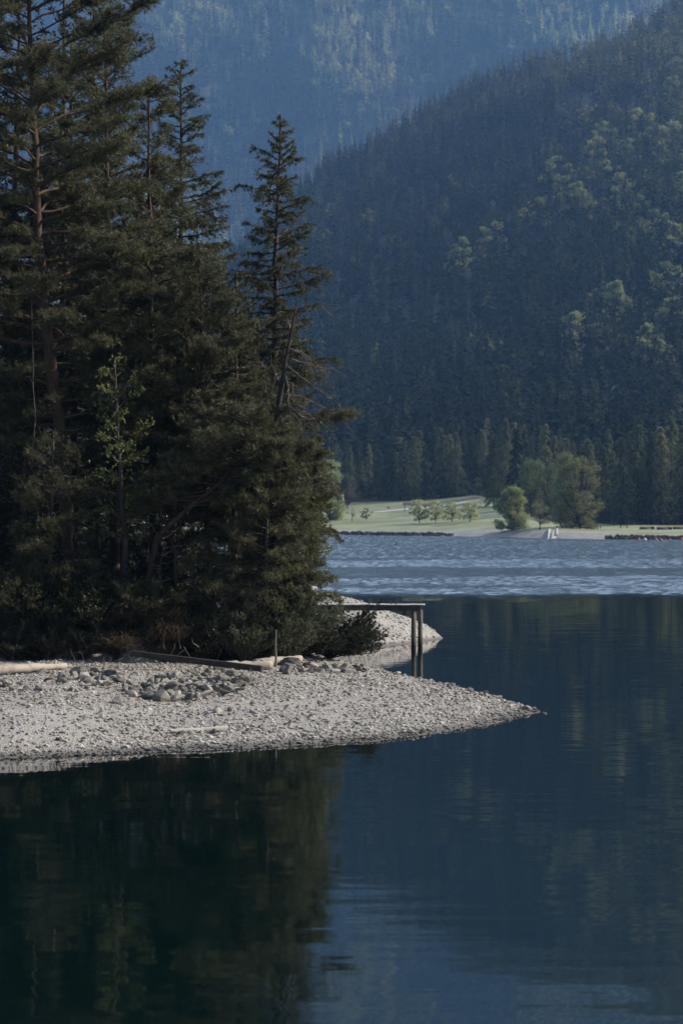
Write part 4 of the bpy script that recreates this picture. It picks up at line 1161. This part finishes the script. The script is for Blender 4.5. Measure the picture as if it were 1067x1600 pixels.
# the belt: bearing in photo pixels, foot on the ground, height from the tree-top line
for i in range(190):
    x = 400 + 760 * (i + rg.random()) / 190
    Y0 = np.interp(x, [400, 560, 760, 800, 900, 960, 1160], [830, 832, 800, 760, 715, 668, 655])
    Y = Y0 + rg.random() ** 1.3 * np.interp(x, [560, 960], [70, 110]) + 4
    top = np.interp(x, [400, 540, 600, 650, 700, 745, 800, 850, 900, 950, 1000, 1067, 1160], [705, 700, 694, 690, 676, 672, 668, 672, 690, 684, 674, 668, 665]) + rg.normal(4, 11)
    X = (x - CX) / F * Y; z = float(far_z(X, Y)); h = CAMH - (top - CY) / F * Y - z
    k = rg.choice(6, p=[.2, .18, .2, .17, .12, .13]); put_spruce(int(k), (X, Y, z), max(h, 9), rg.uniform(0, 6.28), rg.uniform(0.85, 1.15))

def single(name, label, cat, crown, stems, x, yb, yt, sx=1.0, Y=None, group=None, src=None):
    p = ground_px(x, yb, far_z, 560, 900) if Y is None else np.array([(x - CX) / F * Y, Y, float(far_z((x - CX) / F * Y, Y))])
    h = CAMH - (yt - CY) / F * p[1] - p[2]
    if src is not None:
        return copy_tree(src, p, x * 1.7, (h * sx, h * sx, h), label, group)
    r = far_tree_root(name, label, cat, crown, stems, group); r.location = tuple(p); r.scale = (h * sx, h * sx, h); r.rotation_euler[2] = x * 1.7
    return r

cr, st = far_leafy_mesh(701, 10000, 0.36, (0.13, 0.145, 0.065), 90, 0.02)
single('leafy_tree', 'full light green tree standing at the shore left of the pale ramp', 'tree', cr, st.mesh('trunk', True), 800, 829, 759, 1.15)
cr, st = far_leafy_mesh(702, 1700, 0.36, (0.1, 0.095, 0.06), 26, 0.2, 0.02, 0.8)
single('leafy_tree', 'thin brownish tree between the full light green tree and the ramp', 'tree', cr, st.mesh('trunk', True), 843, 828, 779, 0.95)
cr, st = far_leafy_mesh(703, 11000, 0.36, (0.075, 0.078, 0.038), 90, 0.02, 0.016)
single('leafy_tree', 'huge broad olive tree with rounded crown right of the ramp', 'tree', cr, st.mesh('trunk', True), 905, 826, 712, 1.05)
cr, st = far_leafy_mesh(704, 6000, 0.26, (0.085, 0.095, 0.04), 54, 0.05, 0.018)
single('leafy_tree', 'tall light green tree rising behind the huge broad olive tree', 'tree', cr, st.mesh('trunk', True), 884, 815, 703, 0.85, 690)
cr, st = far_leafy_mesh(705, 5000, 0.24, (0.07, 0.085, 0.036), 50, 0.05, 0.018)
single('leafy_tree', 'tall green rounded tree behind the thin brownish tree', 'tree', cr, st.mesh('trunk', True), 830, 812, 712, 0.95, 715)
t = MB(); t.tube([(0, 0, -0.02), (0, 0, 0.5), (0, 0, 0.98)], [0.014, 0.009, 0.002], 6)
single('larch_tree', 'light green conifer just left of the full light green tree', 'tree', far_spruce_mesh(706, 3400, 0.2, (0.075, 0.085, 0.036)), t.mesh('trunk', True), 771, 800, 686, 0.95, 740)
t = MB(); t.tube([(0, 0, -0.02), (0, 0, 0.5), (0, 0, 0.98)], [0.014, 0.009, 0.002], 6)
single('spruce_tree', 'dark spruce standing behind the light green conifer', 'tree', far_spruce_mesh(707, 3400, 0.19, (0.022, 0.03, 0.018)), t.mesh('trunk', True), 806, 800, 672, 1.0, 745)
t = MB(); t.tube([(0, 0, -0.02), (0, 0, 0.5), (0, 0, 0.98)], [0.014, 0.009, 0.002], 6)
single('spruce_tree', 'small dark spruce pushing up through the right of the huge olive tree', 'tree', far_spruce_mesh(708, 3000, 0.2, (0.026, 0.034, 0.02)), t.mesh('trunk', True), 912, 818, 708, 0.9, 670)
cr, st = far_leafy_mesh(709, 6000, 0.56, (0.2, 0.21, 0.115), 44, 0.16, 0.024)
row = None
for x, yb, yt, sx, lab in [(655, 818, 780, 1.0, 'leftmost of four young trees in a row on the meadow'), (680, 817, 782, .95, 'second from the left of four young trees in a row on the meadow'),
                           (706, 816, 784, 1.0, 'third from the left of four young trees in a row on the meadow'), (734, 816, 783, 1.2, 'rightmost and broadest of four young trees in a row on the meadow')]:
    r = single('young_tree', lab, 'tree', cr, st.mesh('trunk', True) if row is None else None, x, yb, yt, sx, None, 'young trees in a row on the meadow', row)
    row = row or r
cr, st = far_leafy_mesh(710, 2600, 0.55, (0.045, 0.06, 0.03), 24, 0.26, 0.028)
single('young_tree', 'small round dark green tree at the left of the meadow', 'tree', cr, st.mesh('trunk', True), 572, 814, 793, 1.0)
cr, st = far_leafy_mesh(711, 320, 0.36, (0.12, 0.11, 0.08), 20, 0.3, 0.022, 0.6)
single('young_tree', 'small nearly bare tree left of the small round dark green tree', 'tree', cr, st.mesh('trunk', True), 550, 815, 789, 1.0)
single('bare_tree', 'bare grey brown tree at the forest edge behind the meadow left end', 'tree', *[(far_leafy_mesh(712, 900, 0.42, (0.1, 0.09, 0.075), 40, 0.12, 0.016, 0.5))[0], far_leafy_mesh(712, 900, 0.42, (0.1, 0.09, 0.075), 40, 0.12, 0.016, 0.5)[1].mesh('trunk', True)], 543, 795, 738, 0.9, 800)
cr, st = far_leafy_mesh(713, 6000, 0.3, (0.13, 0.15, 0.075), 50, 0.03, 0.02)
single('leafy_tree', 'large pale green tree across the lake half hidden by the pines', 'tree', cr, st.mesh('trunk', True), 514, 820, 716, 1.1, 740)
cr, st = far_leafy_mesh(714, 4000, 0.4, (0.06, 0.07, 0.036), 40, 0.05, 0.02)
for x, yt, Y, lab in [(660, 715, 836, 'rounded olive tree at the meadow edge under the spruces'), (600, 735, 838, 'low rounded tree at the left of the meadow edge'), (745, 745, 806, 'rounded bushy tree where the path meets the forest'), (625, 728, 842, 'rounded tree second from the left along the meadow edge'), (690, 722, 826, 'rounded tree in the middle of the meadow edge'), (722, 735, 815, 'rounded tree left of where the path meets the forest'), (858, 728, 700, 'rounded tree between the thin brownish tree and the huge olive tree'), (950, 735, 690, 'rounded tree at the forest edge right of the huge olive tree')]:
    r = single('leafy_tree', lab, 'tree', cr, st.mesh('trunk', True), x, 800, yt, 0.8, Y)

# far shore: stone embankments, ramp, boats, floats, sign posts
def embankment(label, x0, x1, name, mt, n, h):
    rg = np.random.default_rng(int(x0)); mb = MB(); A = ground_px(x0, 838, far_z, 540, 760); Bp = ground_px(x1, 838, far_z, 540, 760)
    X = np.linspace(A[0], Bp[0], n); base = None
    for k, xx in enumerate(X):
        for row in range(4):
            Y = float(shore_y(np.array(xx))) - 0.3 + row * 0.7 + rg.normal(0, 0.2)
            if rg.random() < 0.12 + 0.2 * row * (abs(2 * k / n - 1) > 0.8): continue
            s = rg.uniform(0.5, 1.1); v = rock_mesh(int(rg.integers(0, 12)) + 900, 12, 0.8)
            c = np.array([p.co[:] for p in v.vertices]) * s * [1.2, 1, 1]; v2 = v
            t = []; 
            for p in v.polygons:
                vs = list(p.vertices)
                for j in range(1, len(vs) - 1): t.append((vs[0], vs[j], vs[j + 1]))
            cc = np.array([xx + rg.normal(0, 0.2), Y, 0.05 + row * h / 4.5])
            if base is None: base = cc
            mb.add(c + cc - base, t); bpy.data.meshes.remove(v)
    tag(obj(name, mb.mesh(name), M[mt], None, base), label, 'embankment')

embankment('long low dark stone embankment along the water below the meadow', 505, 705, 'stone_embankment', 'bank_rock', 110, 0.9)
embankment('dark stone embankment at the right end of the far shore behind the floats', 945, 1130, 'stone_embankment', 'bank_rock', 100, 0.9)

def ramp_thing():
    p = ground_px(868, 838, far_z, 540, 700); root = empty('boat_ramp', (p[0], p[1], p[2]), 0.0)
    tag(root, 'pale concrete boat ramp with two side walls on the far gravel shore', 'ramp')
    Yw = float(shore_y(np.array(p[0])))
    def strip(xa, xb, ya, yb, w, t):
        n = 10; u = np.linspace(0, 1, n); Xc = xa + (xb - xa) * u; Yc = ya + (yb - ya) * u
        Z = np.maximum(far_z(Xc, Yc), -0.2) + t; V = []
        for s, dz in ((-w, 0), (w, 0), (w, -t - 0.5), (-w, -t - 0.5)): V.append(np.stack([Xc + s - p[0], Yc - p[1], Z + dz - p[2]], 1))
        V = np.stack(V, 1).reshape(-1, 3); i = np.arange(n * 4).reshape(n, 4); a = i[:-1]; b = i[1:]
        q = np.stack([a, np.roll(a, -1, 1), np.roll(b, -1, 1), b], -1).reshape(-1, 4); q = np.concatenate([q, [i[0][::-1]], [i[-1]]])
        mb = MB(); mb.add(V, q); return mb.mesh('strip')
    xw = p[0]
    me = strip(xw - 1.0, xw + 1.2, Yw - 2, Yw + 20, 0.5, 0.05); obj('slab', me, M['path'], root)
    me = strip(xw - 2.1, xw + 0.1, Yw - 2, Yw + 22, 0.16, 0.3); obj('side_wall', me, M['concrete'], root)
    me = strip(xw + 0.3, xw + 1.8, Yw + 5, Yw + 24, 0.16, 0.3); obj('side_wall', me, M['concrete'], root)
ramp_thing()

def boat_mesh():
    n, m = 15, 9; V = []
    for i in range(n):
        t = i / (n - 1); w = 0.68 * (math.sin(PI * min(t * 1.15 + 0.12, 1.0)) ** 0.6 if t < 0.98 else 0.06); hgt = 0.52 - 0.1 * math.sin(PI * t)
        for j in range(m):
            a = PI * j / (m - 1); V.append((t * 3.3 - 1.65, math.cos(a) * w, max(math.sin(a), 0) ** 0.7 * hgt))
    i = np.arange(n * m).reshape(n, m)
    q = np.stack([i[:-1, :-1], i[1:, :-1], i[1:, 1:], i[:-1, 1:]], -1).reshape(-1, 4)
    mb = MB(); mb.add(V, q); mb.add(V[:m], [[0, k, k + 1] for k in range(1, m - 1)]); return mb
for k, (x, y, lab) in enumerate([(1010, 827, 'leftmost of three dark upturned boats on the far lawn'), (1037, 827.5, 'middle one of three dark upturned boats on the far lawn'), (1062, 827, 'rightmost of three dark upturned boats on the far lawn')]):
    p = ground_px(x, y, far_z, 540, 700); root = empty('rowing_boat', p, 0.12 - 0.1 * k); tag(root, lab, 'boat', 'upturned boats on the far lawn')
    mb = boat_mesh(); obj('hull', mb.mesh('hull', True), M['boat_paint'], root)
    kb = MB(); kb.box((0, 0, 0.5), (2.8, 0.06, 0.09)); obj('keel', kb.mesh('keel'), M['boat_paint'], root)
    tb = MB(); tb.box((-1.64, 0, 0.2), (0.06, 1.0, 0.34)); obj('transom', tb.mesh('transom'), M['white'], root)
p = ground_px(974, 825, far_z, 540, 720)
mb = MB(); mb.box((0, 0, 0.75), (1.9, 0.8, 0.06)); mb.box((0, -0.7, 0.42), (1.9, 0.28, 0.05)); mb.box((0, 0.7, 0.42), (1.9, 0.28, 0.05))
for sx in (-0.7, 0.7): mb.box((sx, 0, 0.365), (0.08, 0.6, 0.71)); mb.box((sx, 0, 0.34), (0.10, 1.5, 0.08)); mb.box((sx, -0.7, 0.15), (0.08, 0.09, 0.29)); mb.box((sx, 0.7, 0.15), (0.08, 0.09, 0.29))
root = empty('picnic_table', p); tag(root, 'dark wooden picnic table on the far lawn left of the upturned boats', 'picnic table'); obj('table_frame', mb.mesh('table_frame'), M['jetty_wood'], root)
p = ground_px(931, 826, far_z, 540, 720); root = empty('bench', p); tag(root, 'low dark bench on the far lawn right of the huge olive tree', 'bench')
mb = MB(); mb.box((0, 0, 0.45), (2.4, 0.4, 0.07)); obj('seat', mb.mesh('seat'), M['jetty_wood'], root)
for sx in (-0.9, 0.9):
    mb = MB(); mb.box((sx, 0, 0.2), (0.12, 0.36, 0.42)); obj('leg', mb.mesh('leg'), M['jetty_wood'], root)
# little shelter and posts on the meadow
p = ground_px(641, 800, far_z, 600, 860); root = empty('shelter', p); tag(root, 'tiny open wooden shelter on the meadow behind the young trees', 'shelter')
for sx in (-1.5, 1.5):
    for sy in (-0.9, 0.9):
        mb = MB(); mb.box((sx, sy, 1.0), (0.14, 0.14, 2.0)); obj('post', mb.mesh('post'), M['jetty_wood'], root)
mb = MB(); mb.add([(-2, -1.3, 1.95), (2, -1.3, 1.95), (2, 0, 2.6), (-2, 0, 2.6), (-2, 1.3, 1.95), (2, 1.3, 1.95)], [[0, 1, 2, 3], [3, 2, 5, 4]]); o = obj('roof', mb.mesh('roof'), M['jetty_wood'], root)
o.modifiers.new('thick', 'SOLIDIFY').thickness = 0.12
for x, y, hgt, lab in [(607, 806, 2.4, 'white notice post on the meadow left of the young trees'), (690, 800, 2.0, 'short white post between the young trees'), (536, 800, 5.5, 'tall white pole at the left end of the meadow')]:
    p = ground_px(x, y, far_z, 600, 860); mb = MB(); mb.tube([(0, 0, -0.3), (0, 0, hgt)], [0.12, 0.1], 8)
    root = empty('white_post', p); tag(root, lab, 'post'); obj('shaft', mb.mesh('shaft', True), M['white'], root)
    if hgt < 3: mb = MB(); mb.box((0, -0.13, hgt - 0.35), (0.9, 0.05, 0.7)); obj('board', mb.mesh('board'), M['white'], root)

def buoy(x, y, r, mt, label, grp):
    Y = F * CAMH / (y - CY); root = empty('buoy', ((x - CX) / F * Y, Y, 0.0)); tag(root, label, 'buoy', grp)
    bm = bmesh.new(); bmesh.ops.create_uvsphere(bm, u_segments=14, v_segments=10, radius=r)
    for v in bm.verts: v.co.z = v.co.z * 0.9 + r * 0.45
    me = bpy.data.meshes.new('float'); bm.to_mesh(me); bm.free(); obj('float', me, M[mt], root)
    mb = MB(); mb.tube([(0, 0, r * 1.2), (0, 0, r * 1.75)], [r * 0.25, r * 0.18], 8); obj('neck', mb.mesh('neck', True), M[mt], root)
for x, y, r, mt, lab in [(873, 842.6, .24, 'orange', 'small orange float near the foot of the ramp'), (997, 844.3, .34, 'orange', 'orange float left of the white float'), (1007, 844.6, .34, 'white', 'single white float among the orange ones'),
                         (1024, 844.4, .32, 'orange', 'orange float just right of the white float'), (1032, 845.2, .34, 'orange', 'lowest orange float, nearest to the middle of the lake'), (1046, 844.4, .26, 'orange', 'small orange float left of the last float'),
                         (1065, 844.4, .36, 'orange', 'orange float at the right edge of the view'), (926, 843.6, .2, 'orange', 'tiny orange float in front of the gravel shore')]:
    buoy(x, y, r, mt, lab, 'floats along the far shore')

# ------------------------------------------------------------------ forested hillsides
def low_spruce(seed, n=46, w=0.19):
    rg = np.random.default_rng(seed); t = 0.04 + 0.96 * (np.arange(n) + rg.random(n)) / n; a = rg.uniform(0, 2 * PI, n)
    L = w * (1.03 - t) ** 0.85 * rg.uniform(0.65, 1.3, n) + 0.012
    d = np.stack([np.cos(a), np.sin(a), np.full(n, -0.5)], 1); p = np.zeros((n, 3)); p[:, 2] = t + 0.02
    s = np.stack([-np.sin(a), np.cos(a), np.zeros(n)], 1) * (L * 0.5)[:, None]
    tip = p + d * L[:, None]; mid = p + d * (L * 0.55)[:, None]
    V = np.stack([p, mid - s - [0, 0, 0.02], tip, mid + s - [0, 0, 0.02]], 1).reshape(-1, 3); i = np.arange(n)[:, None] * 4
    return V, np.concatenate([i + [[0, 1, 2]], i + [[0, 2, 3]]])

def low_leafy(seed, n=130):
    rg = np.random.default_rng(seed); nc = 11
    cc = unit(rg.normal(0, 1, (nc, 3))) * rg.uniform(0.3, 1, (nc, 1)) * [0.26, 0.26, 0.3] + [0, 0, 0.58]; ci = rg.integers(0, nc, n)
    p = cc[ci] + unit(rg.normal(0, 1, (n, 3))) * 0.15 * rg.random((n, 1)) ** 0.4
    d = unit(rg.normal(0, 1, (n, 3))); w = unit(np.cross(d, rg.normal(0, 1, (n, 3)))) * 0.045
    V = np.stack([p - w, p + w, p + d * 0.1], 1).reshape(-1, 3); return V, np.arange(len(V)).reshape(-1, 3)

LOWS = [low_spruce(800 + k, 46, (0.16, 0.19, 0.22, 0.17)[k % 4]) for k in range(6)]; LOWL = [low_leafy(820 + k) for k in range(4)]

def forest(name, label, zfn, u, v, hgt, leafy_p, seed, light, gain=1.0):
    """light = how far each leaf colour leans to pale larch and beech green, plus painted sun and shade on the near hill"""
    rg = np.random.default_rng(seed); X, Y, Z = zfn(u, v); n = len(X); Vs, Ts, Cs = [], [], []; off = 0
    kind = np.where(rg.random(n) < leafy_p, 6 + rg.integers(0, 4, n), rg.integers(0, 6, n))
    for k in range(10):
        s = np.where(kind == k)[0]
        if not len(s): continue
        bV, bT = (LOWS + LOWL)[k]; m = len(s); h = hgt[s] * rg.uniform(0.5, 1.3, m) * (0.8 if k >= 6 else 1.0); wd = rg.uniform(0.85, 1.3, m)
        a = rg.uniform(0, 6.28, m); c, sn = np.cos(a)[:, None], np.sin(a)[:, None]
        vx = (bV[None, :, 0] * c - bV[None, :, 1] * sn) * (h * wd)[:, None] + X[s][:, None]
        vy = (bV[None, :, 0] * sn + bV[None, :, 1] * c) * (h * wd)[:, None] + Y[s][:, None]
        vz = bV[None, :, 2] * h[:, None] + Z[s][:, None] - 0.5
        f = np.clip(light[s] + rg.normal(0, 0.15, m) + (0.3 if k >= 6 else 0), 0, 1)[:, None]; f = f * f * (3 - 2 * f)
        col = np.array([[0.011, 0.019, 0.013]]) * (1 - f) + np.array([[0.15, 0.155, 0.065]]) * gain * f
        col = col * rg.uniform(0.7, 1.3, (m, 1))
        Vs.append(np.stack([vx, vy, vz], -1).reshape(-1, 3)); Ts.append((bT[None] + (np.arange(m) * len(bV))[:, None, None]).reshape(-1, 3) + off)
        Cs.append(np.repeat(col, len(bV), 0)); off += m * len(bV)
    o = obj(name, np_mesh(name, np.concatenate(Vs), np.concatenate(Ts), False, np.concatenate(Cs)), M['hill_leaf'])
    tag(o, label, 'forest', kind='stuff')

rg = np.random.default_rng(900); rng_s = np.random.default_rng(905)
n = 15000
v = rg.random(n) ** 0.72 * 1.12; u = rg.uniform(-0.2, 0.2, n)
u, v = u[(v > 0) & (v < 1.12)], v[(v > 0) & (v < 1.12)]
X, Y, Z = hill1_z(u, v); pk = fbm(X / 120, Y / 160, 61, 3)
lt = np.clip(-0.12 + 0.3 * pk + 0.15 * v + 0.45 * np.clip((v - 0.5) / 0.5, 0, 1) + 0.5 * np.clip((u - 0.06) / 0.06, 0, 1) * np.clip(v * 2, 0, 1), 0, 1)  # sun and shade painted into leaf colour: crest and right paler, lower left dark
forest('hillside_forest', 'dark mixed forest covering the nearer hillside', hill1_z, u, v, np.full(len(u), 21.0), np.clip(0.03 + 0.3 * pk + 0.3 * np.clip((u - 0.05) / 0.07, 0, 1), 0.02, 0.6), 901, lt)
n = 22000
v = rg.random(n) * 1.02; u = rg.uniform(-0.17, 0.17, n)
X, Y, Z = hill2_z(u, v); pk = fbm((X + 0.3 * Y) / 180, Y / 560, 63, 4) + 0.5 * fbm(X / 55, Y / 120, 64, 2)
keep = fbm(X / 120, Y / 280, 67, 3) > -0.52; u, v, pk = u[keep], v[keep], pk[keep]
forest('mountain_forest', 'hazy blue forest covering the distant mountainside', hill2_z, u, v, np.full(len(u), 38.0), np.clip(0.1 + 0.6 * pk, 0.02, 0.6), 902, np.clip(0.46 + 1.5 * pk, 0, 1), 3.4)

def shelf_z(u, v):
    Y = np.interp(u * F + CX, [400, 560, 760, 800, 900, 960, 1160], [900, 900, 870, 840, 790, 745, 730]) + 170 * v
    return u * Y, Y, np.maximum(far_z(u * Y, Y), hill1_z(u, np.maximum((Y - 840) / 1660, 0))[2])
n = 900
u = rng_s.uniform(-0.15, 0.2, n); v = rng_s.random(n)
forest('valley_forest', 'dark forest at the foot of the hill behind the belt of spruces', shelf_z, u, v, np.full(n, 20.0), np.full(n, 0.05), 903, np.full(n, 0.0))

def hill_spot(x, y, v0=0.02):
    v = np.linspace(v0, 1.0, 400); X, Y, Z = hill1_z(np.full(400, (x - CX) / F), v); yy = CY - (Z - CAMH) / Y * F
    k = int(np.argmax(yy <= y)); return np.array([X[k], Y[k], Z[k]])
rg = np.random.default_rng(950)
crowns = []
for k in range(3):
    cr, st = far_leafy_mesh(720 + k, 2200, 0.42, ((0.12, 0.13, 0.06), (0.11, 0.125, 0.055), (0.14, 0.14, 0.068))[k], 26, 0.05, 0.036)
    crowns.append(far_tree_root('beech_tree', 'pale green round crowned tree standing out on the dark right hillside', 'tree', cr, st.mesh('trunk', True), 'pale round crowned trees on the right hillside'))
cpos = [(985, 338), (1002, 352), (972, 322), (838, 358), (822, 368), (1010, 250), (1046, 246), (1022, 392), (950, 300), (1056, 125), (930, 262), (1000, 222), (1052, 160), (1030, 262), (880, 330), (1060, 420), (900, 560), (1015, 590), (1050, 545), (965, 520), (945, 235), (1040, 480), (770, 400), (720, 430), (870, 300), (1064, 330), (985, 262), (905, 350)]
for i, (x, y) in enumerate(cpos):
    p = hill_spot(x, y); h = rg.uniform(17, 26)
    if i < 3: crowns[i].location = tuple(p); crowns[i].scale = (h, h, h * 0.9)
    else: copy_tree(crowns[int(rg.integers(0, 3))], p, rg.uniform(0, 6), (h, h, h * 0.9))

# ------------------------------------------------------------------ air
V = np.array([[x, y, z] for x in (-2200, 2200) for y in (-320, 6700) for z in (-16, 1980)], float)
q = np.array([[0, 1, 3, 2], [4, 6, 7, 5], [0, 4, 5, 1], [2, 3, 7, 6], [0, 2, 6, 4], [1, 5, 7, 3]])
hz = obj('haze', np_mesh('haze', V, q)); tag(hz, 'thin blue haze filling the valley', 'haze', kind='stuff')
m = bpy.data.materials.new('haze'); m.use_nodes = True; nt = m.node_tree; nt.nodes.remove(nt.nodes['Principled BSDF'])
pv = N(nt, 'ShaderNodeVolumePrincipled'); pv.inputs['Color'].default_value = (0.28, 0.53, 0.95, 1); pv.inputs['Density'].default_value = 0.00009; pv.inputs['Anisotropy'].default_value = 0.25
nt.links.new(pv.outputs[0], nt.nodes['Material Output'].inputs['Volume']); hz.data.materials.append(m)

# ------------------------------------------------------------------ light, sky, camera
EL, AZ = math.radians(34), math.radians(86)          # sun to the right and slightly behind the scene
sd = Vector((math.cos(EL) * math.sin(AZ), math.cos(EL) * math.cos(AZ), math.sin(EL)))
L = bpy.data.lights.new('sun', 'SUN'); L.energy = 5.0; L.angle = math.radians(0.53); L.color = (1.0, 0.9, 0.76)
lo = bpy.data.objects.new('sun', L); COL.objects.link(lo); lo.rotation_euler = sd.to_track_quat('Z', 'Y').to_euler(); lo.location = (60, 60, 60)
w = bpy.data.worlds.new('World'); SC.world = w; w.use_nodes = True; nt = w.node_tree
sky = nt.nodes.new('ShaderNodeTexSky'); sky.sky_type = 'NISHITA'; sky.sun_disc = False
sky.sun_elevation = EL; sky.sun_rotation = AZ
sky.air_density = 1.0; sky.dust_density = 1.5; sky.ozone_density = 1.0
# unseen bright cloud added to the sky so the far ripples reflect paler
tc = N(nt, 'ShaderNodeTexCoord'); mp = N(nt, 'ShaderNodeMapping'); mp.inputs['Scale'].default_value = (2.2, 2.2, 4.5)
nt.links.new(tc.outputs['Generated'], mp.inputs['Vector'])
cn = N(nt, 'ShaderNodeTexNoise', Scale=1.6, Detail=7.0, Roughness=0.6); nt.links.new(mp.outputs[0], cn.inputs['Vector'])
cm = N(nt, 'ShaderNodeMapRange', interpolation_type='SMOOTHSTEP'); cm.inputs['From Min'].default_value = 0.36; cm.inputs['From Max'].default_value = 0.54; cm.inputs['To Max'].default_value = 0.85
nt.links.new(cn.outputs['Fac'], cm.inputs['Value'])
sk = N(nt, 'ShaderNodeMix', data_type='RGBA'); sk.inputs[7].default_value = (47.0, 61.0, 79.0, 1)
# the added cloud is kept to the sky ahead, limiting its fill light
sp = N(nt, 'ShaderNodeSeparateXYZ'); nt.links.new(tc.outputs['Generated'], sp.inputs[0])
def band(v, a, b2):
    r_ = N(nt, 'ShaderNodeMapRange', interpolation_type='SMOOTHSTEP'); r_.inputs['From Min'].default_value = a; r_.inputs['From Max'].default_value = b2
    nt.links.new(v, r_.inputs['Value']); return r_.outputs[0]
def times(a, b2):
    k_ = N(nt, 'ShaderNodeMath', operation='MULTIPLY'); nt.links.new(a, k_.inputs[0]); nt.links.new(b2, k_.inputs[1]); return k_.outputs[0]
mask = times(times(cm.outputs[0], band(sp.outputs['Y'], 0.45, 0.75)), band(sp.outputs['Z'], 0.8, 0.5))
nt.links.new(mask, sk.inputs['Factor']); nt.links.new(sky.outputs[0], sk.inputs[6])
nt.links.new(sk.outputs[2], nt.nodes['Background'].inputs[0]); nt.nodes['Background'].inputs[1].default_value = 0.06
cd = bpy.data.cameras.new('camera'); cam = bpy.data.objects.new('camera', cd); COL.objects.link(cam)
cam.location = (0, 0, CAMH); cam.rotation_euler = (PI / 2, 0, 0)
cd.sensor_fit = 'VERTICAL'; cd.sensor_height = 36; cd.sensor_width = 24; cd.lens = F * 36 / 1600
cd.clip_start = 0.5; cd.clip_end = 12000
cd.dof.use_dof = True; cd.dof.focus_distance = 88; cd.dof.aperture_fstop = 2.4
SC.camera = cam
SC.view_settings.view_transform = 'Standard'; SC.view_settings.look = 'None'; SC.view_settings.exposure = 0.2; SC.view_settings.gamma = 1
SC.cycles.use_denoising = True
SC.cycles.max_bounces = 6; SC.cycles.diffuse_bounces = 3; SC.cycles.glossy_bounces = 3; SC.cycles.volume_bounces = 0; SC.cycles.transmission_bounces = 3
